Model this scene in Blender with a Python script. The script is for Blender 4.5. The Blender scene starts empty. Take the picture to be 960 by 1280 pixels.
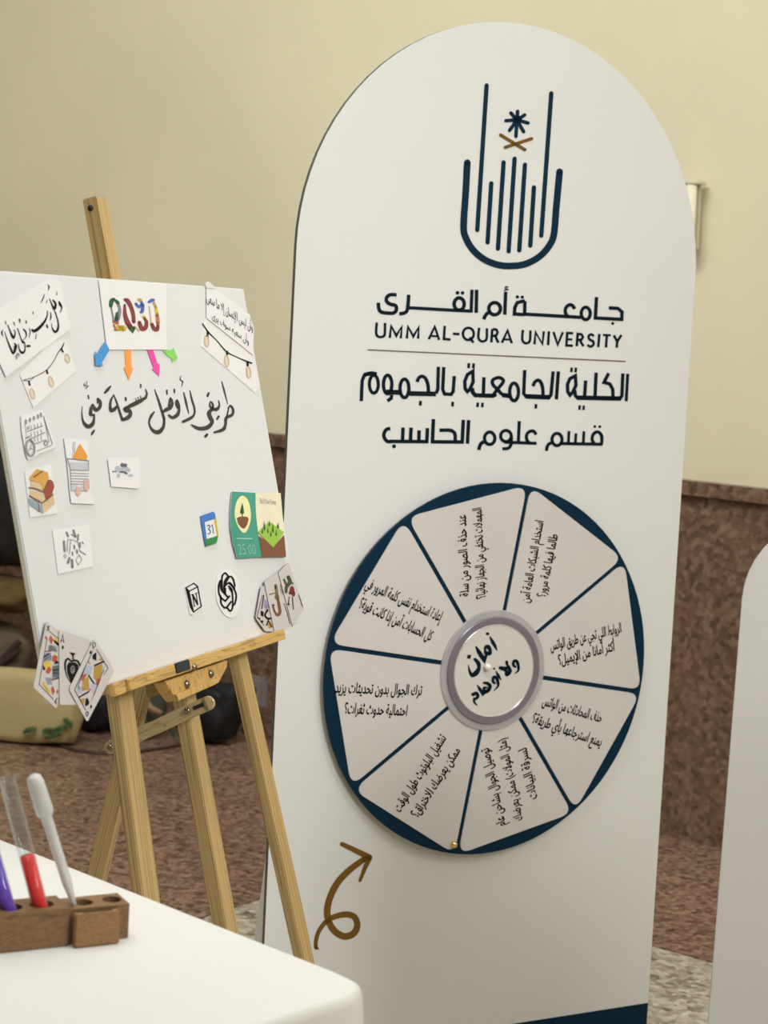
import bpy, bmesh, math, random
from mathutils import Vector, Matrix
random.seed(7)
SC = bpy.context.scene
COL = SC.collection
# ------------------------------------------------------------------ camera
H = 1.411
F = 2350.0
HY, HS = 391.37, 0.05937          # horizon row at the image centre and its slope
roll = math.atan(HS)
pitch = -math.atan((640 - HY) * math.cos(roll) / F)
FWD = Vector((0, math.cos(pitch), math.sin(pitch)))
R0 = Vector((1, 0, 0)); U0 = R0.cross(FWD)
CR = math.cos(roll) * R0 + math.sin(roll) * U0
CU = -math.sin(roll) * R0 + math.cos(roll) * U0
EYE = Vector((0, 0, H))
cd = bpy.data.cameras.new('camera')
co = bpy.data.objects.new('camera', cd); COL.objects.link(co)
mt = Matrix((CR, CU, -FWD)).transposed().to_4x4(); mt.translation = EYE
co.matrix_world = mt
cd.sensor_fit = 'VERTICAL'; cd.sensor_height = 36.0; cd.lens = F / 1280 * 36.0
cd.clip_start = 0.05
cd.dof.use_dof = True; cd.dof.focus_distance = 2.75; cd.dof.aperture_fstop = 9.0
SC.camera = co
# ------------------------------------------------------------------ world, lights, exposure
SC.view_settings.view_transform = 'Standard'; SC.view_settings.look = 'None'
SC.view_settings.gamma = 1.0; SC.view_settings.use_curve_mapping = False
SC.view_settings.exposure = 0.0
w = bpy.data.worlds.new('world'); SC.world = w; w.use_nodes = True
w.node_tree.nodes['Background'].inputs[0].default_value = (0.9, 0.93, 1.0, 1)
w.node_tree.nodes['Background'].inputs[1].default_value = 0.25
def area(name, loc, target, sx, sy, power, color):
    l = bpy.data.lights.new(name, 'AREA'); l.shape = 'RECTANGLE'; l.size = sx; l.size_y = sy
    l.energy = power; l.color = color
    o = bpy.data.objects.new(name, l); COL.objects.link(o)
    o.location = loc
    o.rotation_euler = (Vector(target) - Vector(loc)).to_track_quat('-Z', 'Y').to_euler()
    return o
key = area('added_key_light', (1.7, 0.6, 2.5), (-0.05, 2.9, 1.12), 0.6, 0.6, 10, (1.0, 0.99, 0.955)); key.data.spread = math.radians(76)  # added lamp, unseen; its narrow beam brightens the middle of the banner
area('unseen_ceiling_light', (-0.6, 1.7, 4.2), (-0.6, 1.7, 0), 1.8, 1.8, 62, (0.95, 0.98, 1.0))
area('unseen_ceiling_light', (2.6, 1.6, 4.2), (2.6, 4.2, 1.2), 1.6, 1.6, 72, (1.0, 0.99, 0.95))  # wall washer out of view, added to brighten the right part
area('unseen_ceiling_light', (-1.2, 3.2, 4.2), (-1.6, 6.0, 1.6), 2.4, 1.2, 112, (1.0, 0.99, 0.94))  # added to wash the back wall with light, no fitting seen there
area('unseen_ceiling_light', (-4.5, 3.6, 4.2), (-4.6, 6.4, 1.4), 1.6, 1.6, 50, (1.0, 0.99, 0.94))  # added wall washer for the left part, out of view

# ------------------------------------------------------------------ helpers
def ray(p):
    return (p[0] - 480) * CR - (p[1] - 640) * CU + F * FWD
class Plane:
    def __init__(s, O, a, b):
        s.O = Vector(O); s.a = Vector(a).normalized(); s.b = Vector(b).normalized(); s.n = s.a.cross(s.b).normalized()
    def px(s, p, off=0.0):
        d = ray(p); t = ((s.O + s.n * off - EYE).dot(s.n)) / d.dot(s.n)
        return EYE + d * t
    def uv(s, p, off=0.0):
        q = s.px(p, off) - s.O
        return Vector((q.dot(s.a), q.dot(s.b)))
    def at(s, u, v, off=0.0):
        return s.O + s.a * u + s.b * v + s.n * off
def tag(o, label=None, cat=None, group=None, kind=None):
    if label: o['label'] = label
    if cat: o['category'] = cat
    if group: o['group'] = group
    if kind: o['kind'] = kind
    return o
def link(name, me, mat=None, parent=None):
    o = bpy.data.objects.new(name, me); COL.objects.link(o)
    if mat: me.materials.append(mat)
    if parent:
        o.parent = parent
        o.matrix_parent_inverse = parent.matrix_basis.inverted()
    return o
def pyobj(name, vs, fs, mat=None, parent=None, smooth=False):
    me = bpy.data.meshes.new(name); me.from_pydata([tuple(v) for v in vs], [], fs); me.update()
    if smooth:
        for p in me.polygons: p.use_smooth = True
    return link(name, me, mat, parent)
def bmobj(name, bm, mat=None, parent=None, smooth=False, matrix=None):
    me = bpy.data.meshes.new(name); bmesh.ops.recalc_face_normals(bm, faces=bm.faces); bm.to_mesh(me); bm.free()
    if smooth:
        for p in me.polygons: p.use_smooth = True
    o = link(name, me, mat, parent)
    if matrix is not None: o.matrix_world = matrix; 
    return o
def empty(name, loc=(0, 0, 0)):
    o = bpy.data.objects.new(name, None); COL.objects.link(o); o.location = loc; o.empty_display_size = 0.05
    return o
# ---- materials
def nodes(m): return m.node_tree.nodes, m.node_tree.links
def mat(name, col, rough=0.6, metal=0.0, spec=0.5, trans=0.0, bump=None, noise=None, alpha=None):
    m = bpy.data.materials.new(name); m.use_nodes = True
    n, l = nodes(m); b = n['Principled BSDF']
    b.inputs['Base Color'].default_value = (*col, 1); b.inputs['Roughness'].default_value = rough
    b.inputs['Metallic'].default_value = metal; b.inputs['Specular IOR Level'].default_value = spec
    b.inputs['Transmission Weight'].default_value = trans
    if alpha is not None: b.inputs['Alpha'].default_value = alpha
    tc = n.new('ShaderNodeTexCoord')
    if noise:   # (scale, amount, detail)
        t = n.new('ShaderNodeTexNoise'); t.inputs['Scale'].default_value = noise[0]; t.inputs['Detail'].default_value = noise[2]
        l.new(tc.outputs['Object'], t.inputs['Vector'])
        r = n.new('ShaderNodeValToRGB'); r.color_ramp.elements[0].position = 0.3; r.color_ramp.elements[1].position = 0.7
        r.color_ramp.elements[0].color = (*[c * (1 - noise[1]) for c in col], 1)
        r.color_ramp.elements[1].color = (*[min(1, c * (1 + noise[1])) for c in col], 1)
        l.new(t.outputs['Fac'], r.inputs['Fac']); l.new(r.outputs['Color'], b.inputs['Base Color'])
    if bump:    # (scale, strength)
        t2 = n.new('ShaderNodeTexNoise'); t2.inputs['Scale'].default_value = bump[0]; t2.inputs['Detail'].default_value = 4
        l.new(tc.outputs['Object'], t2.inputs['Vector'])
        bp = n.new('ShaderNodeBump'); bp.inputs['Strength'].default_value = bump[1]; bp.inputs['Distance'].default_value = 0.01
        l.new(t2.outputs['Fac'], bp.inputs['Height']); l.new(bp.outputs['Normal'], b.inputs['Normal'])
    return m
def ramp(n, stops):
    r = n.new('ShaderNodeValToRGB'); e = r.color_ramp.elements
    e[0].position, e[0].color = stops[0][0], (*stops[0][1], 1)
    e[1].position, e[1].color = stops[-1][0], (*stops[-1][1], 1)
    for p, c in stops[1:-1]:
        x = e.new(p); x.color = (*c, 1)
    return r
def wood(name, c1, c2, scale=(60, 60, 3), rough=0.45):
    m = bpy.data.materials.new(name); m.use_nodes = True; n, l = nodes(m); b = n['Principled BSDF']
    tc = n.new('ShaderNodeTexCoord'); mp = n.new('ShaderNodeMapping'); mp.inputs['Scale'].default_value = scale
    t = n.new('ShaderNodeTexNoise'); t.inputs['Scale'].default_value = 1; t.inputs['Detail'].default_value = 3
    t.inputs['Distortion'].default_value = 0.4
    l.new(tc.outputs['Object'], mp.inputs['Vector']); l.new(mp.outputs['Vector'], t.inputs['Vector'])
    r = ramp(n, [(0.28, c1), (0.42, c2), (0.475, [x * 0.95 for x in c2]), (0.50, [x * 0.52 for x in c2]), (0.525, c2), (0.60, [x * 0.9 for x in c2]), (0.63, c1), (0.67, c2)])
    l.new(t.outputs['Fac'], r.inputs['Fac']); l.new(r.outputs['Color'], b.inputs['Base Color'])
    bp = n.new('ShaderNodeBump'); bp.inputs['Strength'].default_value = 0.25; bp.inputs['Distance'].default_value = 0.002
    l.new(t.outputs['Fac'], bp.inputs['Height']); l.new(bp.outputs['Normal'], b.inputs['Normal'])
    b.inputs['Roughness'].default_value = rough
    return m
def speckle(name, stops, scale, rough, big=1.2):
    m = bpy.data.materials.new(name); m.use_nodes = True; n, l = nodes(m); b = n['Principled BSDF']
    tc = n.new('ShaderNodeTexCoord')
    v = n.new('ShaderNodeTexVoronoi'); v.inputs['Scale'].default_value = scale
    t = n.new('ShaderNodeTexNoise'); t.inputs['Scale'].default_value = scale * 0.6; t.inputs['Detail'].default_value = 6
    t2 = n.new('ShaderNodeTexNoise'); t2.inputs['Scale'].default_value = big; t2.inputs['Detail'].default_value = 4
    for x in (v, t, t2): l.new(tc.outputs['Object'], x.inputs['Vector'])
    sp = n.new('ShaderNodeSeparateColor'); l.new(v.outputs['Color'], sp.inputs['Color'])
    mx = n.new('ShaderNodeMath'); mx.operation = 'MULTIPLY_ADD'; mx.inputs[1].default_value = 0.45
    l.new(sp.outputs[0], mx.inputs[0])
    m2 = n.new('ShaderNodeMath'); m2.operation = 'MULTIPLY'; m2.inputs[1].default_value = 0.55
    l.new(t.outputs['Fac'], m2.inputs[0]); l.new(m2.outputs[0], mx.inputs[2])
    r = ramp(n, stops); l.new(mx.outputs[0], r.inputs['Fac'])
    h = n.new('ShaderNodeMixRGB'); h.blend_type = 'OVERLAY'; h.inputs[0].default_value = 0.35
    l.new(r.outputs['Color'], h.inputs[1]); l.new(t2.outputs['Fac'], h.inputs[2])
    l.new(h.outputs[0], b.inputs['Base Color']); b.inputs['Roughness'].default_value = rough
    return m
M = {}
M['plaster'] = mat('cream plaster', (0.735, 0.69, 0.50), 0.75, noise=(1.3, 0.05, 5), bump=(9, 0.12))
M['granite'] = speckle('red brown granite', [(0.2, (0.085, 0.048, 0.032)), (0.42, (0.155, 0.09, 0.06)), (0.6, (0.205, 0.125, 0.088)), (0.8, (0.27, 0.18, 0.135))], 70, 0.32)
M['granite_floor'] = speckle('polished red brown floor granite', [(0.2, (0.06, 0.035, 0.024)), (0.42, (0.19, 0.112, 0.076)), (0.6, (0.30, 0.185, 0.13)), (0.8, (0.40, 0.28, 0.21))], 85, 0.3)
M['terrazzo'] = speckle('beige terrazzo', [(0.18, (0.10, 0.08, 0.06)), (0.36, (0.33, 0.29, 0.22)), (0.55, (0.50, 0.45, 0.36)), (0.8, (0.68, 0.64, 0.54))], 60, 0.35)
M['ceiling'] = mat('white ceiling paint', (0.75, 0.74, 0.70), 0.9, noise=(2, 0.03, 3))
M['panel'] = mat('satin white banner print', (0.70, 0.705, 0.70), 0.42, spec=0.4, noise=(2.2, 0.012, 3), bump=(2.0, 0.10))
M['edge_dark'] = mat('dark board edge', (0.10, 0.095, 0.08), 0.6)
M['board_white'] = mat('white board', (0.62, 0.61, 0.58), 0.6, noise=(5, 0.02, 2))
M['navy'] = mat('navy print', (0.0008, 0.020, 0.045), 0.55, spec=0.12, noise=(6, 0.05, 2))
M['ink'] = mat('dark teal ink', (0.0005, 0.008, 0.016), 0.55, spec=0.12, noise=(30, 0.05, 2))
M['inkblack'] = mat('black ink', (0.006, 0.007, 0.008), 0.6, spec=0.15, noise=(30, 0.05, 2))
M['marker'] = mat('black marker stroke', (0.028, 0.026, 0.022), 0.45, noise=(120, 0.35, 3))
M['gold'] = mat('ochre print', (0.17, 0.082, 0.010), 0.55, spec=0.2, noise=(8, 0.04, 2))
M['segment'] = mat('pale grey wheel segment', (0.60, 0.57, 0.56), 0.35, noise=(6, 0.03, 3))
M['hubwhite'] = mat('white wheel hub', (0.62, 0.60, 0.575), 0.35, noise=(8, 0.02, 2))
M['purple_metal'] = mat('mauve grey metal ring', (0.27, 0.25, 0.31), 0.28, metal=0.55, noise=(9, 0.1, 2))
M['clear_ring'] = mat('clear grey plastic ring', (0.60, 0.58, 0.60), 0.18, noise=(9, 0.04, 2), alpha=0.45)
M['silver_edge'] = mat('silver rim', (0.75, 0.73, 0.75), 0.25, metal=0.6, noise=(9, 0.04, 2))
M['pearl'] = mat('pearl bead', (0.78, 0.76, 0.72), 0.15, spec=0.8, noise=(200, 0.03, 2))
M['brass'] = mat('gold bead', (0.75, 0.55, 0.22), 0.18, metal=0.85, noise=(200, 0.03, 2))
M['rule'] = mat('thin brown rule', (0.13, 0.09, 0.07), 0.5, noise=(20, 0.05, 2))
M['canvas'] = mat('white primed canvas', (0.665, 0.67, 0.685), 0.7, noise=(3, 0.02, 4), bump=(500, 0.12))
M['canvas_side'] = mat('cream canvas fold', (0.68, 0.63, 0.53), 0.75, noise=(20, 0.06, 3))
M['paper'] = mat('white paper', (0.74, 0.73, 0.745), 0.6, noise=(12, 0.015, 3))
M['card'] = mat('playing card stock', (0.55, 0.52, 0.52), 0.35, noise=(12, 0.015, 3))
M['card_edge'] = mat('card edge', (0.12, 0.12, 0.13), 0.5)
M['pine'] = wood('pine wood', (0.23, 0.14, 0.045), (0.55, 0.385, 0.17), (230, 150, 1.1))
M['pine_tray'] = wood('pine tray wood', (0.36, 0.19, 0.045), (0.62, 0.39, 0.13), (70, 110, 6))
M['pine_strut'] = wood('plywood strut', (0.40, 0.29, 0.13), (0.56, 0.43, 0.23), (110, 110, 9))
M['steel'] = mat('bolt steel', (0.27, 0.23, 0.18), 0.25, metal=0.9, noise=(80, 0.1, 2))
M['blackhole'] = mat('dark hole', (0.02, 0.014, 0.01), 0.7)
M['iron'] = mat('dark blue grey clip', (0.035, 0.045, 0.055), 0.35, metal=0.4)
M['walnut'] = wood('dark rack wood', (0.11, 0.055, 0.024), (0.23, 0.125, 0.055), (40, 160, 160), 0.5)
M['walnut_light'] = wood('light rack label wood', (0.20, 0.105, 0.038), (0.31, 0.165, 0.065), (170, 170, 60), 0.5)
M['cloth'] = mat('white tablecloth', (0.675, 0.665, 0.635), 0.85, noise=(4, 0.012, 4), bump=(380, 0.1))
M['bluetxt'] = mat('grey blue ink', (0.05, 0.09, 0.18), 0.5)
def flat(name, c, r=0.5): 
    if name not in M: M[name] = mat(name, c, r, noise=(25, 0.04, 2))
    return M[name]
RED = flat('red ink', (0.45, 0.02, 0.03)); YEL = flat('yellow ink', (0.62, 0.42, 0.06)); ORG = flat('orange ink', (0.50, 0.15, 0.05))
BRN = flat('brown ink', (0.17, 0.065, 0.035)); GRN = flat('green ink', (0.10, 0.30, 0.08)); DGR = flat('dark green ink', (0.015, 0.09, 0.03))
BLU = flat('blue ink', (0.06, 0.14, 0.45)); GRY = flat('grey pencil', (0.20, 0.20, 0.22)); LGR = flat('light grey pencil', (0.42, 0.42, 0.44))
PNK = flat('pale pink ink', (0.62, 0.40, 0.34)); CRM = flat('cream ink', (0.72, 0.64, 0.44)); BULB = flat('bulb outline', (0.55, 0.42, 0.27))
PNK2 = flat('faint peach tint', (0.68, 0.60, 0.50)); MAR = flat('maroon ink', (0.20, 0.03, 0.03)); TAN = flat('tan ink', (0.52, 0.36, 0.20))
# ---- flat print: outlines traced on a picture frame and laid on their real plane
def smooth(pts, k=5):
    if len(pts) < 3: return [tuple(p) for p in pts]
    out = []
    P = [pts[0]] + list(pts) + [pts[-1]]
    for i in range(1, len(P) - 2):
        for j in range(k):
            t = j / k
            out.append(tuple(0.5 * (2 * P[i][c] + (P[i + 1][c] - P[i - 1][c]) * t + (2 * P[i - 1][c] - 5 * P[i][c] + 4 * P[i + 1][c] - P[i + 2][c]) * t * t
                       + (3 * P[i][c] - P[i - 1][c] - 3 * P[i + 1][c] + P[i + 2][c]) * t ** 3) for c in range(len(pts[0]))))
    out.append(tuple(pts[-1]))
    return out
class Ink:
    """collects flat strokes and fills of one ink on one plane"""
    def __init__(s, plane, off, frame=(0, 0, 1)):
        s.pl = plane; s.off = off; s.wk = 1.0; s.fr = frame; s.v = []; s.f = []
    def frame(s, ox, oy, k): s.fr = (ox, oy, k); return s
    def P(s, p): return s.pl.px((s.fr[0] + p[0] / s.fr[2], s.fr[1] + p[1] / s.fr[2]), s.off)
    def add(s, vs, fs):
        b = len(s.v); s.v += [s.P(v) for v in vs]; s.f += [[b + i for i in f] for f in fs]
    def poly(s, pts, sm=False):
        pts = smooth(list(pts) + [pts[0]], 5)[:-1] if sm else list(pts)
        s.add(pts, [list(range(len(pts)))]); return s
    def fill(s, pts, **k): return s.poly(pts, **k)
    def disc(s, x, y, r, ry=None, n=14):
        return s.poly([(x + r * math.cos(i * 2 * math.pi / n), y + (ry or r) * math.sin(i * 2 * math.pi / n)) for i in range(n)])
    def oval(s, x, y, r, ry, w, rot=0, n=18):
        c, q = math.cos(rot), math.sin(rot)
        pts = [(x + r * math.cos(t) * c - ry * math.sin(t) * q, y + r * math.cos(t) * q + ry * math.sin(t) * c) for t in [i * 2 * math.pi / n for i in range(n + 1)]]
        return s.line(pts, w, sm=False, cap=False)
    def line(s, pts, w=None, sm=False, cap=True):
        if w is not None: pts = [(p[0], p[1], w) for p in pts]
        if sm: pts = smooth(pts)
        pts = [(p[0], p[1], p[2] * s.wk) for p in pts]
        n = len(pts); L = []; Rr = []
        closed = n > 3 and abs(pts[0][0] - pts[-1][0]) + abs(pts[0][1] - pts[-1][1]) < 1e-6
        for i, (x, y, ww) in enumerate(pts):
            ds = []
            if i > 0: ds.append(Vector((x - pts[i - 1][0], y - pts[i - 1][1])))
            elif closed: ds.append(Vector((x - pts[-2][0], y - pts[-2][1])))
            if i < n - 1: ds.append(Vector((pts[i + 1][0] - x, pts[i + 1][1] - y)))
            elif closed: ds.append(Vector((pts[1][0] - x, pts[1][1] - y)))
            ds = [d.normalized() for d in ds if d.length > 1e-6] or [Vector((1, 0))]
            d = sum(ds, Vector((0, 0)))
            if d.length < 1e-3: d = ds[0]
            d.normalize(); nn = Vector((-d.y, d.x))
            k = 1 / max(0.5, abs(nn.dot(Vector((-ds[0].y, ds[0].x)))))
            h = ww / 2 * k
            L.append((x + nn.x * h, y + nn.y * h)); Rr.append((x - nn.x * h, y - nn.y * h))
        s.add(L + Rr, [[i, i + 1, n + i + 1, n + i] for i in range(n - 1)])
        if cap:
            for q in (pts[0], pts[-1]): s.disc(q[0], q[1], q[2] / 2, n=10)
        return s
    def build(s, name, m, parent, label=None):
        o = pyobj(name, s.v, s.f, m, parent)
        if label: o['label'] = label
        return o
def prism(name, pts, n, t, m, parent=None, side=None, bevel=0):
    """extrude 3D outline pts by -n*t; front outline stays"""
    k = len(pts); vs = [Vector(p) for p in pts] + [Vector(p) - n * t for p in pts]
    fs = [list(range(k)), list(range(2 * k - 1, k - 1, -1))] + [[i, k + i, k + (i + 1) % k, (i + 1) % k] for i in range(k)]
    o = pyobj(name, vs, fs, m, parent)
    if side:
        o.data.materials.append(side)
        for p in o.data.polygons[1:]: p.material_index = 1
    bm = bmesh.new(); bm.from_mesh(o.data); bmesh.ops.recalc_face_normals(bm, faces=bm.faces)
    if bevel: bmesh.ops.bevel(bm, geom=bm.edges[:], offset=bevel, segments=2, affect='EDGES')
    bm.to_mesh(o.data); bm.free()
    return o
def rounded(pts, r, k=5):
    out = []; n = len(pts)
    for i in range(n):
        p = Vector(pts[i]); a = Vector(pts[i - 1]); b = Vector(pts[(i + 1) % n])
        da = (a - p); db = (b - p)
        ra = min(r, da.length * 0.45); rb = min(r, db.length * 0.45)
        p0 = p + da.normalized() * ra; p1 = p + db.normalized() * rb
        for j in range(k + 1):
            t = j / k; out.append((p0 * (1 - t) ** 2 + p * 2 * t * (1 - t) + p1 * t * t)[:])
    return out
# ---- Arabic lettering with joined letter forms
FORMS = {'ا':(0xFE8D,2),'أ':(0xFE83,2),'إ':(0xFE87,2),'آ':(0xFE81,2),'ب':(0xFE8F,4),'ت':(0xFE95,4),'ة':(0xFE93,2),'ث':(0xFE99,4),'ج':(0xFE9D,4),'ح':(0xFEA1,4),'خ':(0xFEA5,4),'د':(0xFEA9,2),'ذ':(0xFEAB,2),'ر':(0xFEAD,2),'ز':(0xFEAF,2),'س':(0xFEB1,4),'ش':(0xFEB5,4),'ص':(0xFEB9,4),'ض':(0xFEBD,4),'ط':(0xFEC1,4),'ع':(0xFEC9,4),'غ':(0xFECD,4),'ف':(0xFED1,4),'ق':(0xFED5,4),'ك':(0xFED9,4),'ل':(0xFEDD,4),'م':(0xFEE1,4),'ن':(0xFEE5,4),'ه':(0xFEE9,4),'و':(0xFEED,2),'ى':(0xFEEF,2),'ي':(0xFEF1,4),'ئ':(0xFE89,4)}
LAMALEF = {'ا':0xFEFB,'أ':0xFEF7,'إ':0xFEF9,'آ':0xFEF5}
def shape(s):
    out = []; i = 0; prev = False
    while i < len(s):
        c = s[i]
        if c not in FORMS:
            out.append({'(': ')', ')': '('}.get(c, c)); prev = False; i += 1; continue
        if c == 'ل' and i + 1 < len(s) and s[i + 1] in LAMALEF:
            out.append(chr(LAMALEF[s[i + 1]] + (1 if prev else 0))); prev = False; i += 2; continue
        b, n = FORMS[c]; nxt = i + 1 < len(s) and s[i + 1] in FORMS
        if n == 2: out.append(chr(b + (1 if prev else 0))); prev = False
        else:
            out.append(chr(b + ((3 if nxt else 1) if prev else (2 if nxt else 0)))); prev = nxt
        i += 1
    return ''.join(reversed(out))
def glyphs(s, bold=0.0, res=3):
    c = bpy.data.curves.new('t', 'FONT'); c.body = s; c.offset = bold; c.resolution_u = res
    o = bpy.data.objects.new('t', c); COL.objects.link(o); bpy.context.view_layer.update()
    me = bpy.data.meshes.new_from_object(o.evaluated_get(bpy.context.evaluated_depsgraph_get()))
    vs = [v.co[:2] for v in me.vertices]; fs = [list(p.vertices) for p in me.polygons]
    bpy.data.objects.remove(o); bpy.data.curves.remove(c); bpy.data.meshes.remove(me)
    return vs, fs
def textline(plane, off, s, pl_, pr_, hgt, bold=0.0, res=3, mid=0.3, fb=0.0):
    """lay text between the photographed left and right ends of its middle line; hgt metres per em"""
    vs, fs = glyphs(s, bold, res)
    x0 = min(v[0] for v in vs); x1 = max(v[0] for v in vs)
    A = plane.uv(pl_, off); B = plane.uv(pr_, off); d = (B - A); L = d.length; d.normalize(); nn = Vector((-d.y, d.x))
    out = []
    if fb:
        k = len(vs); sh = ((-fb, 0), (0, 0), (fb, 0), (0, fb), (0, -fb))
        base = vs; bf = fs; vs = [(x + dx, y + dy) for dx, dy in sh for x, y in base]
        fs = [[i + j * k for i in f] for j in range(len(sh)) for f in bf]
    for x, y in vs:
        q = A + d * ((x - x0) / (x1 - x0) * L) + nn * ((y - mid) * hgt)
        out.append(plane.at(q.x, q.y, off))
    return out, fs
def textobj(name, plane, off, lines, m, parent, **k):
    V = []; Fc = []
    for s, a, b, h in lines:
        v, f = textline(plane, off, s, a, b, h, **k)
        base = len(V); V += v; Fc += [[base + i for i in q] for q in f]
    return pyobj(name, V, Fc, m, parent)
# ---- bars, bolts, lathes
def frame_mat(o, z, x):
    z = Vector(z).normalized(); x = Vector(x); x = (x - z * x.dot(z)).normalized(); y = z.cross(x)
    m = Matrix((x, y, z)).transposed().to_4x4(); m.translation = o
    return m
def bar(name, p0, p1, wx, ty, xdir, m, parent, bevel=0.0015):
    p0 = Vector(p0); p1 = Vector(p1); L = (p1 - p0).length
    bm = bmesh.new(); bmesh.ops.create_cube(bm, size=1)
    for v in bm.verts: v.co = Vector((v.co.x * wx, v.co.y * ty, (v.co.z + 0.5) * L))
    if bevel: bmesh.ops.bevel(bm, geom=bm.edges[:], offset=bevel, segments=2, affect='EDGES')
    o = bmobj(name, bm, m, None)
    o.matrix_world = frame_mat(p0, p1 - p0, xdir)
    if parent: o.parent = parent; o.matrix_parent_inverse = parent.matrix_basis.inverted()
    return o
def lathe(name, prof, m, parent, matrix, seg=24, smooth=True):
    vs = []; fs = []; n = len(prof)
    for i in range(seg):
        a = i * 2 * math.pi / seg
        for r, z in prof: vs.append((r * math.cos(a), r * math.sin(a), z))
    for i in range(seg):
        for j in range(n - 1):
            a, b = i * n + j, ((i + 1) % seg) * n + j
            fs.append([a, b, b + 1, a + 1])
    me = bpy.data.meshes.new(name); me.from_pydata(vs, [], fs)
    bm = bmesh.new(); bm.from_mesh(me); bmesh.ops.remove_doubles(bm, verts=bm.verts, dist=1e-6)
    bmesh.ops.recalc_face_normals(bm, faces=bm.faces); bm.to_mesh(me); bm.free()
    for p in me.polygons: p.use_smooth = smooth
    o = link(name, me, m)
    o.matrix_world = matrix
    if parent: o.parent = parent; o.matrix_parent_inverse = parent.matrix_basis.inverted()
    return o
def tube(name, pts, r, m, parent=None, seg=8, k=5):
    P = [Vector(p) for p in smooth([tuple(p) for p in pts], k)]
    vs = []; fs = []
    for i, p in enumerate(P):
        t = (P[min(i + 1, len(P) - 1)] - P[max(i - 1, 0)]).normalized()
        x = t.cross(Vector((0.13, 0.21, 0.97))); x = x.normalized() if x.length > 1e-3 else Vector((1, 0, 0)); y = t.cross(x)
        for j in range(seg):
            a = j * 2 * math.pi / seg; vs.append(p + x * r * math.cos(a) + y * r * math.sin(a))
    for i in range(len(P) - 1):
        for j in range(seg): fs.append([i * seg + j, i * seg + (j + 1) % seg, (i + 1) * seg + (j + 1) % seg, (i + 1) * seg + j])
    fs += [list(range(seg)), list(range(len(vs) - seg, len(vs)))]
    return pyobj(name, vs, fs, m, parent, True)
def zplane(z): return Plane((0, 0, z), (1, 0, 0), (0, 1, 0))
FLOOR = zplane(0)

# ------------------------------------------------------------------ the setting
wd = Vector((3140, 2350, 0)); wd = Vector((3140.0, -2350.0, 0)).normalized()      # along the wall, to the right and nearer
wn = Vector((-wd.y, wd.x, 0)) * -1                                                # into the room
if wn.y > 0: wn = -wn
W0 = FLOOR.px((870, 1055))
WALL = Plane(W0, wd, (0, 0, 1))
CEIL = 4.4
LX, RX, DY = -7.5, 4.5, 9.0
def quad_slab(name, pts, z0, z1, m, kind='structure'):
    k = len(pts); vs = [(p[0], p[1], z1) for p in pts] + [(p[0], p[1], z0) for p in pts]
    fs = [list(range(k)), list(range(2 * k - 1, k - 1, -1))] + [[i, k + i, k + (i + 1) % k, (i + 1) % k] for i in range(k)]
    o = pyobj(name, vs, fs, m); bm = bmesh.new(); bm.from_mesh(o.data); bmesh.ops.recalc_face_normals(bm, faces=bm.faces); bm.to_mesh(o.data); bm.free()
    o['kind'] = kind
    return o
def wp(s, t): return W0 + wd * s + wn * t          # s along the wall, t out from it
quad_slab('floor', [wp(LX - .2, -.2), wp(RX + .2, -.2), wp(RX + .2, DY + .2), wp(LX - .2, DY + .2)], -0.15, 0, M['terrazzo'])
quad_slab('ceiling', [wp(LX - .2, -.2), wp(RX + .2, -.2), wp(RX + .2, DY + .2), wp(LX - .2, DY + .2)], CEIL, CEIL + 0.15, M['ceiling'])
quad_slab('wall_back', [wp(LX - .2, -.2), wp(RX + .2, -.2), wp(RX + .2, -0.02), wp(LX - .2, -0.02)], 0, CEIL, M['plaster'])
quad_slab('wall_left', [wp(LX - .2, -.02), wp(LX, -.02), wp(LX, DY), wp(LX - .2, DY)], 0, CEIL, M['plaster'])
quad_slab('wall_right', [wp(RX, -.02), wp(RX + .2, -.02), wp(RX + .2, DY), wp(RX, DY)], 0, CEIL, M['plaster'])
quad_slab('wall_front', [wp(LX - .2, DY), wp(RX + .2, DY), wp(RX + .2, DY + .2), wp(LX - .2, DY + .2)], 0, CEIL, M['plaster'])
# granite dado with its projecting cap
ztop = WALL.px((852, 599)).z; zcap = WALL.px((852, 617)).z
quad_slab('trim_1', [wp(LX, -.02), wp(RX, -.02), wp(RX, 0.0), wp(LX, 0.0)], 0.0, zcap - 0.004, M['granite'])
quad_slab('trim_2', [wp(LX, -.02), wp(RX, -.02), wp(RX, 0.022), wp(LX, 0.022)], zcap, ztop, M['granite'])
# granite floor border: strip along the wall and a deeper field on the left
def st(p):
    q = FLOOR.px(p) - W0; return q.dot(wd), q.dot(wn)
t1 = (st((818, 1183))[1] + st((892, 1205))[1]) / 2
s1 = (st((264, 1144))[0] + st((324, 1125))[0]) / 2
quad_slab('trim_3', [wp(LX, 0), wp(RX, 0), wp(RX, t1), wp(s1, t1), wp(s1, 6.5), wp(LX, 6.5)], 0.0, 0.003, M['granite_floor'])
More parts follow.
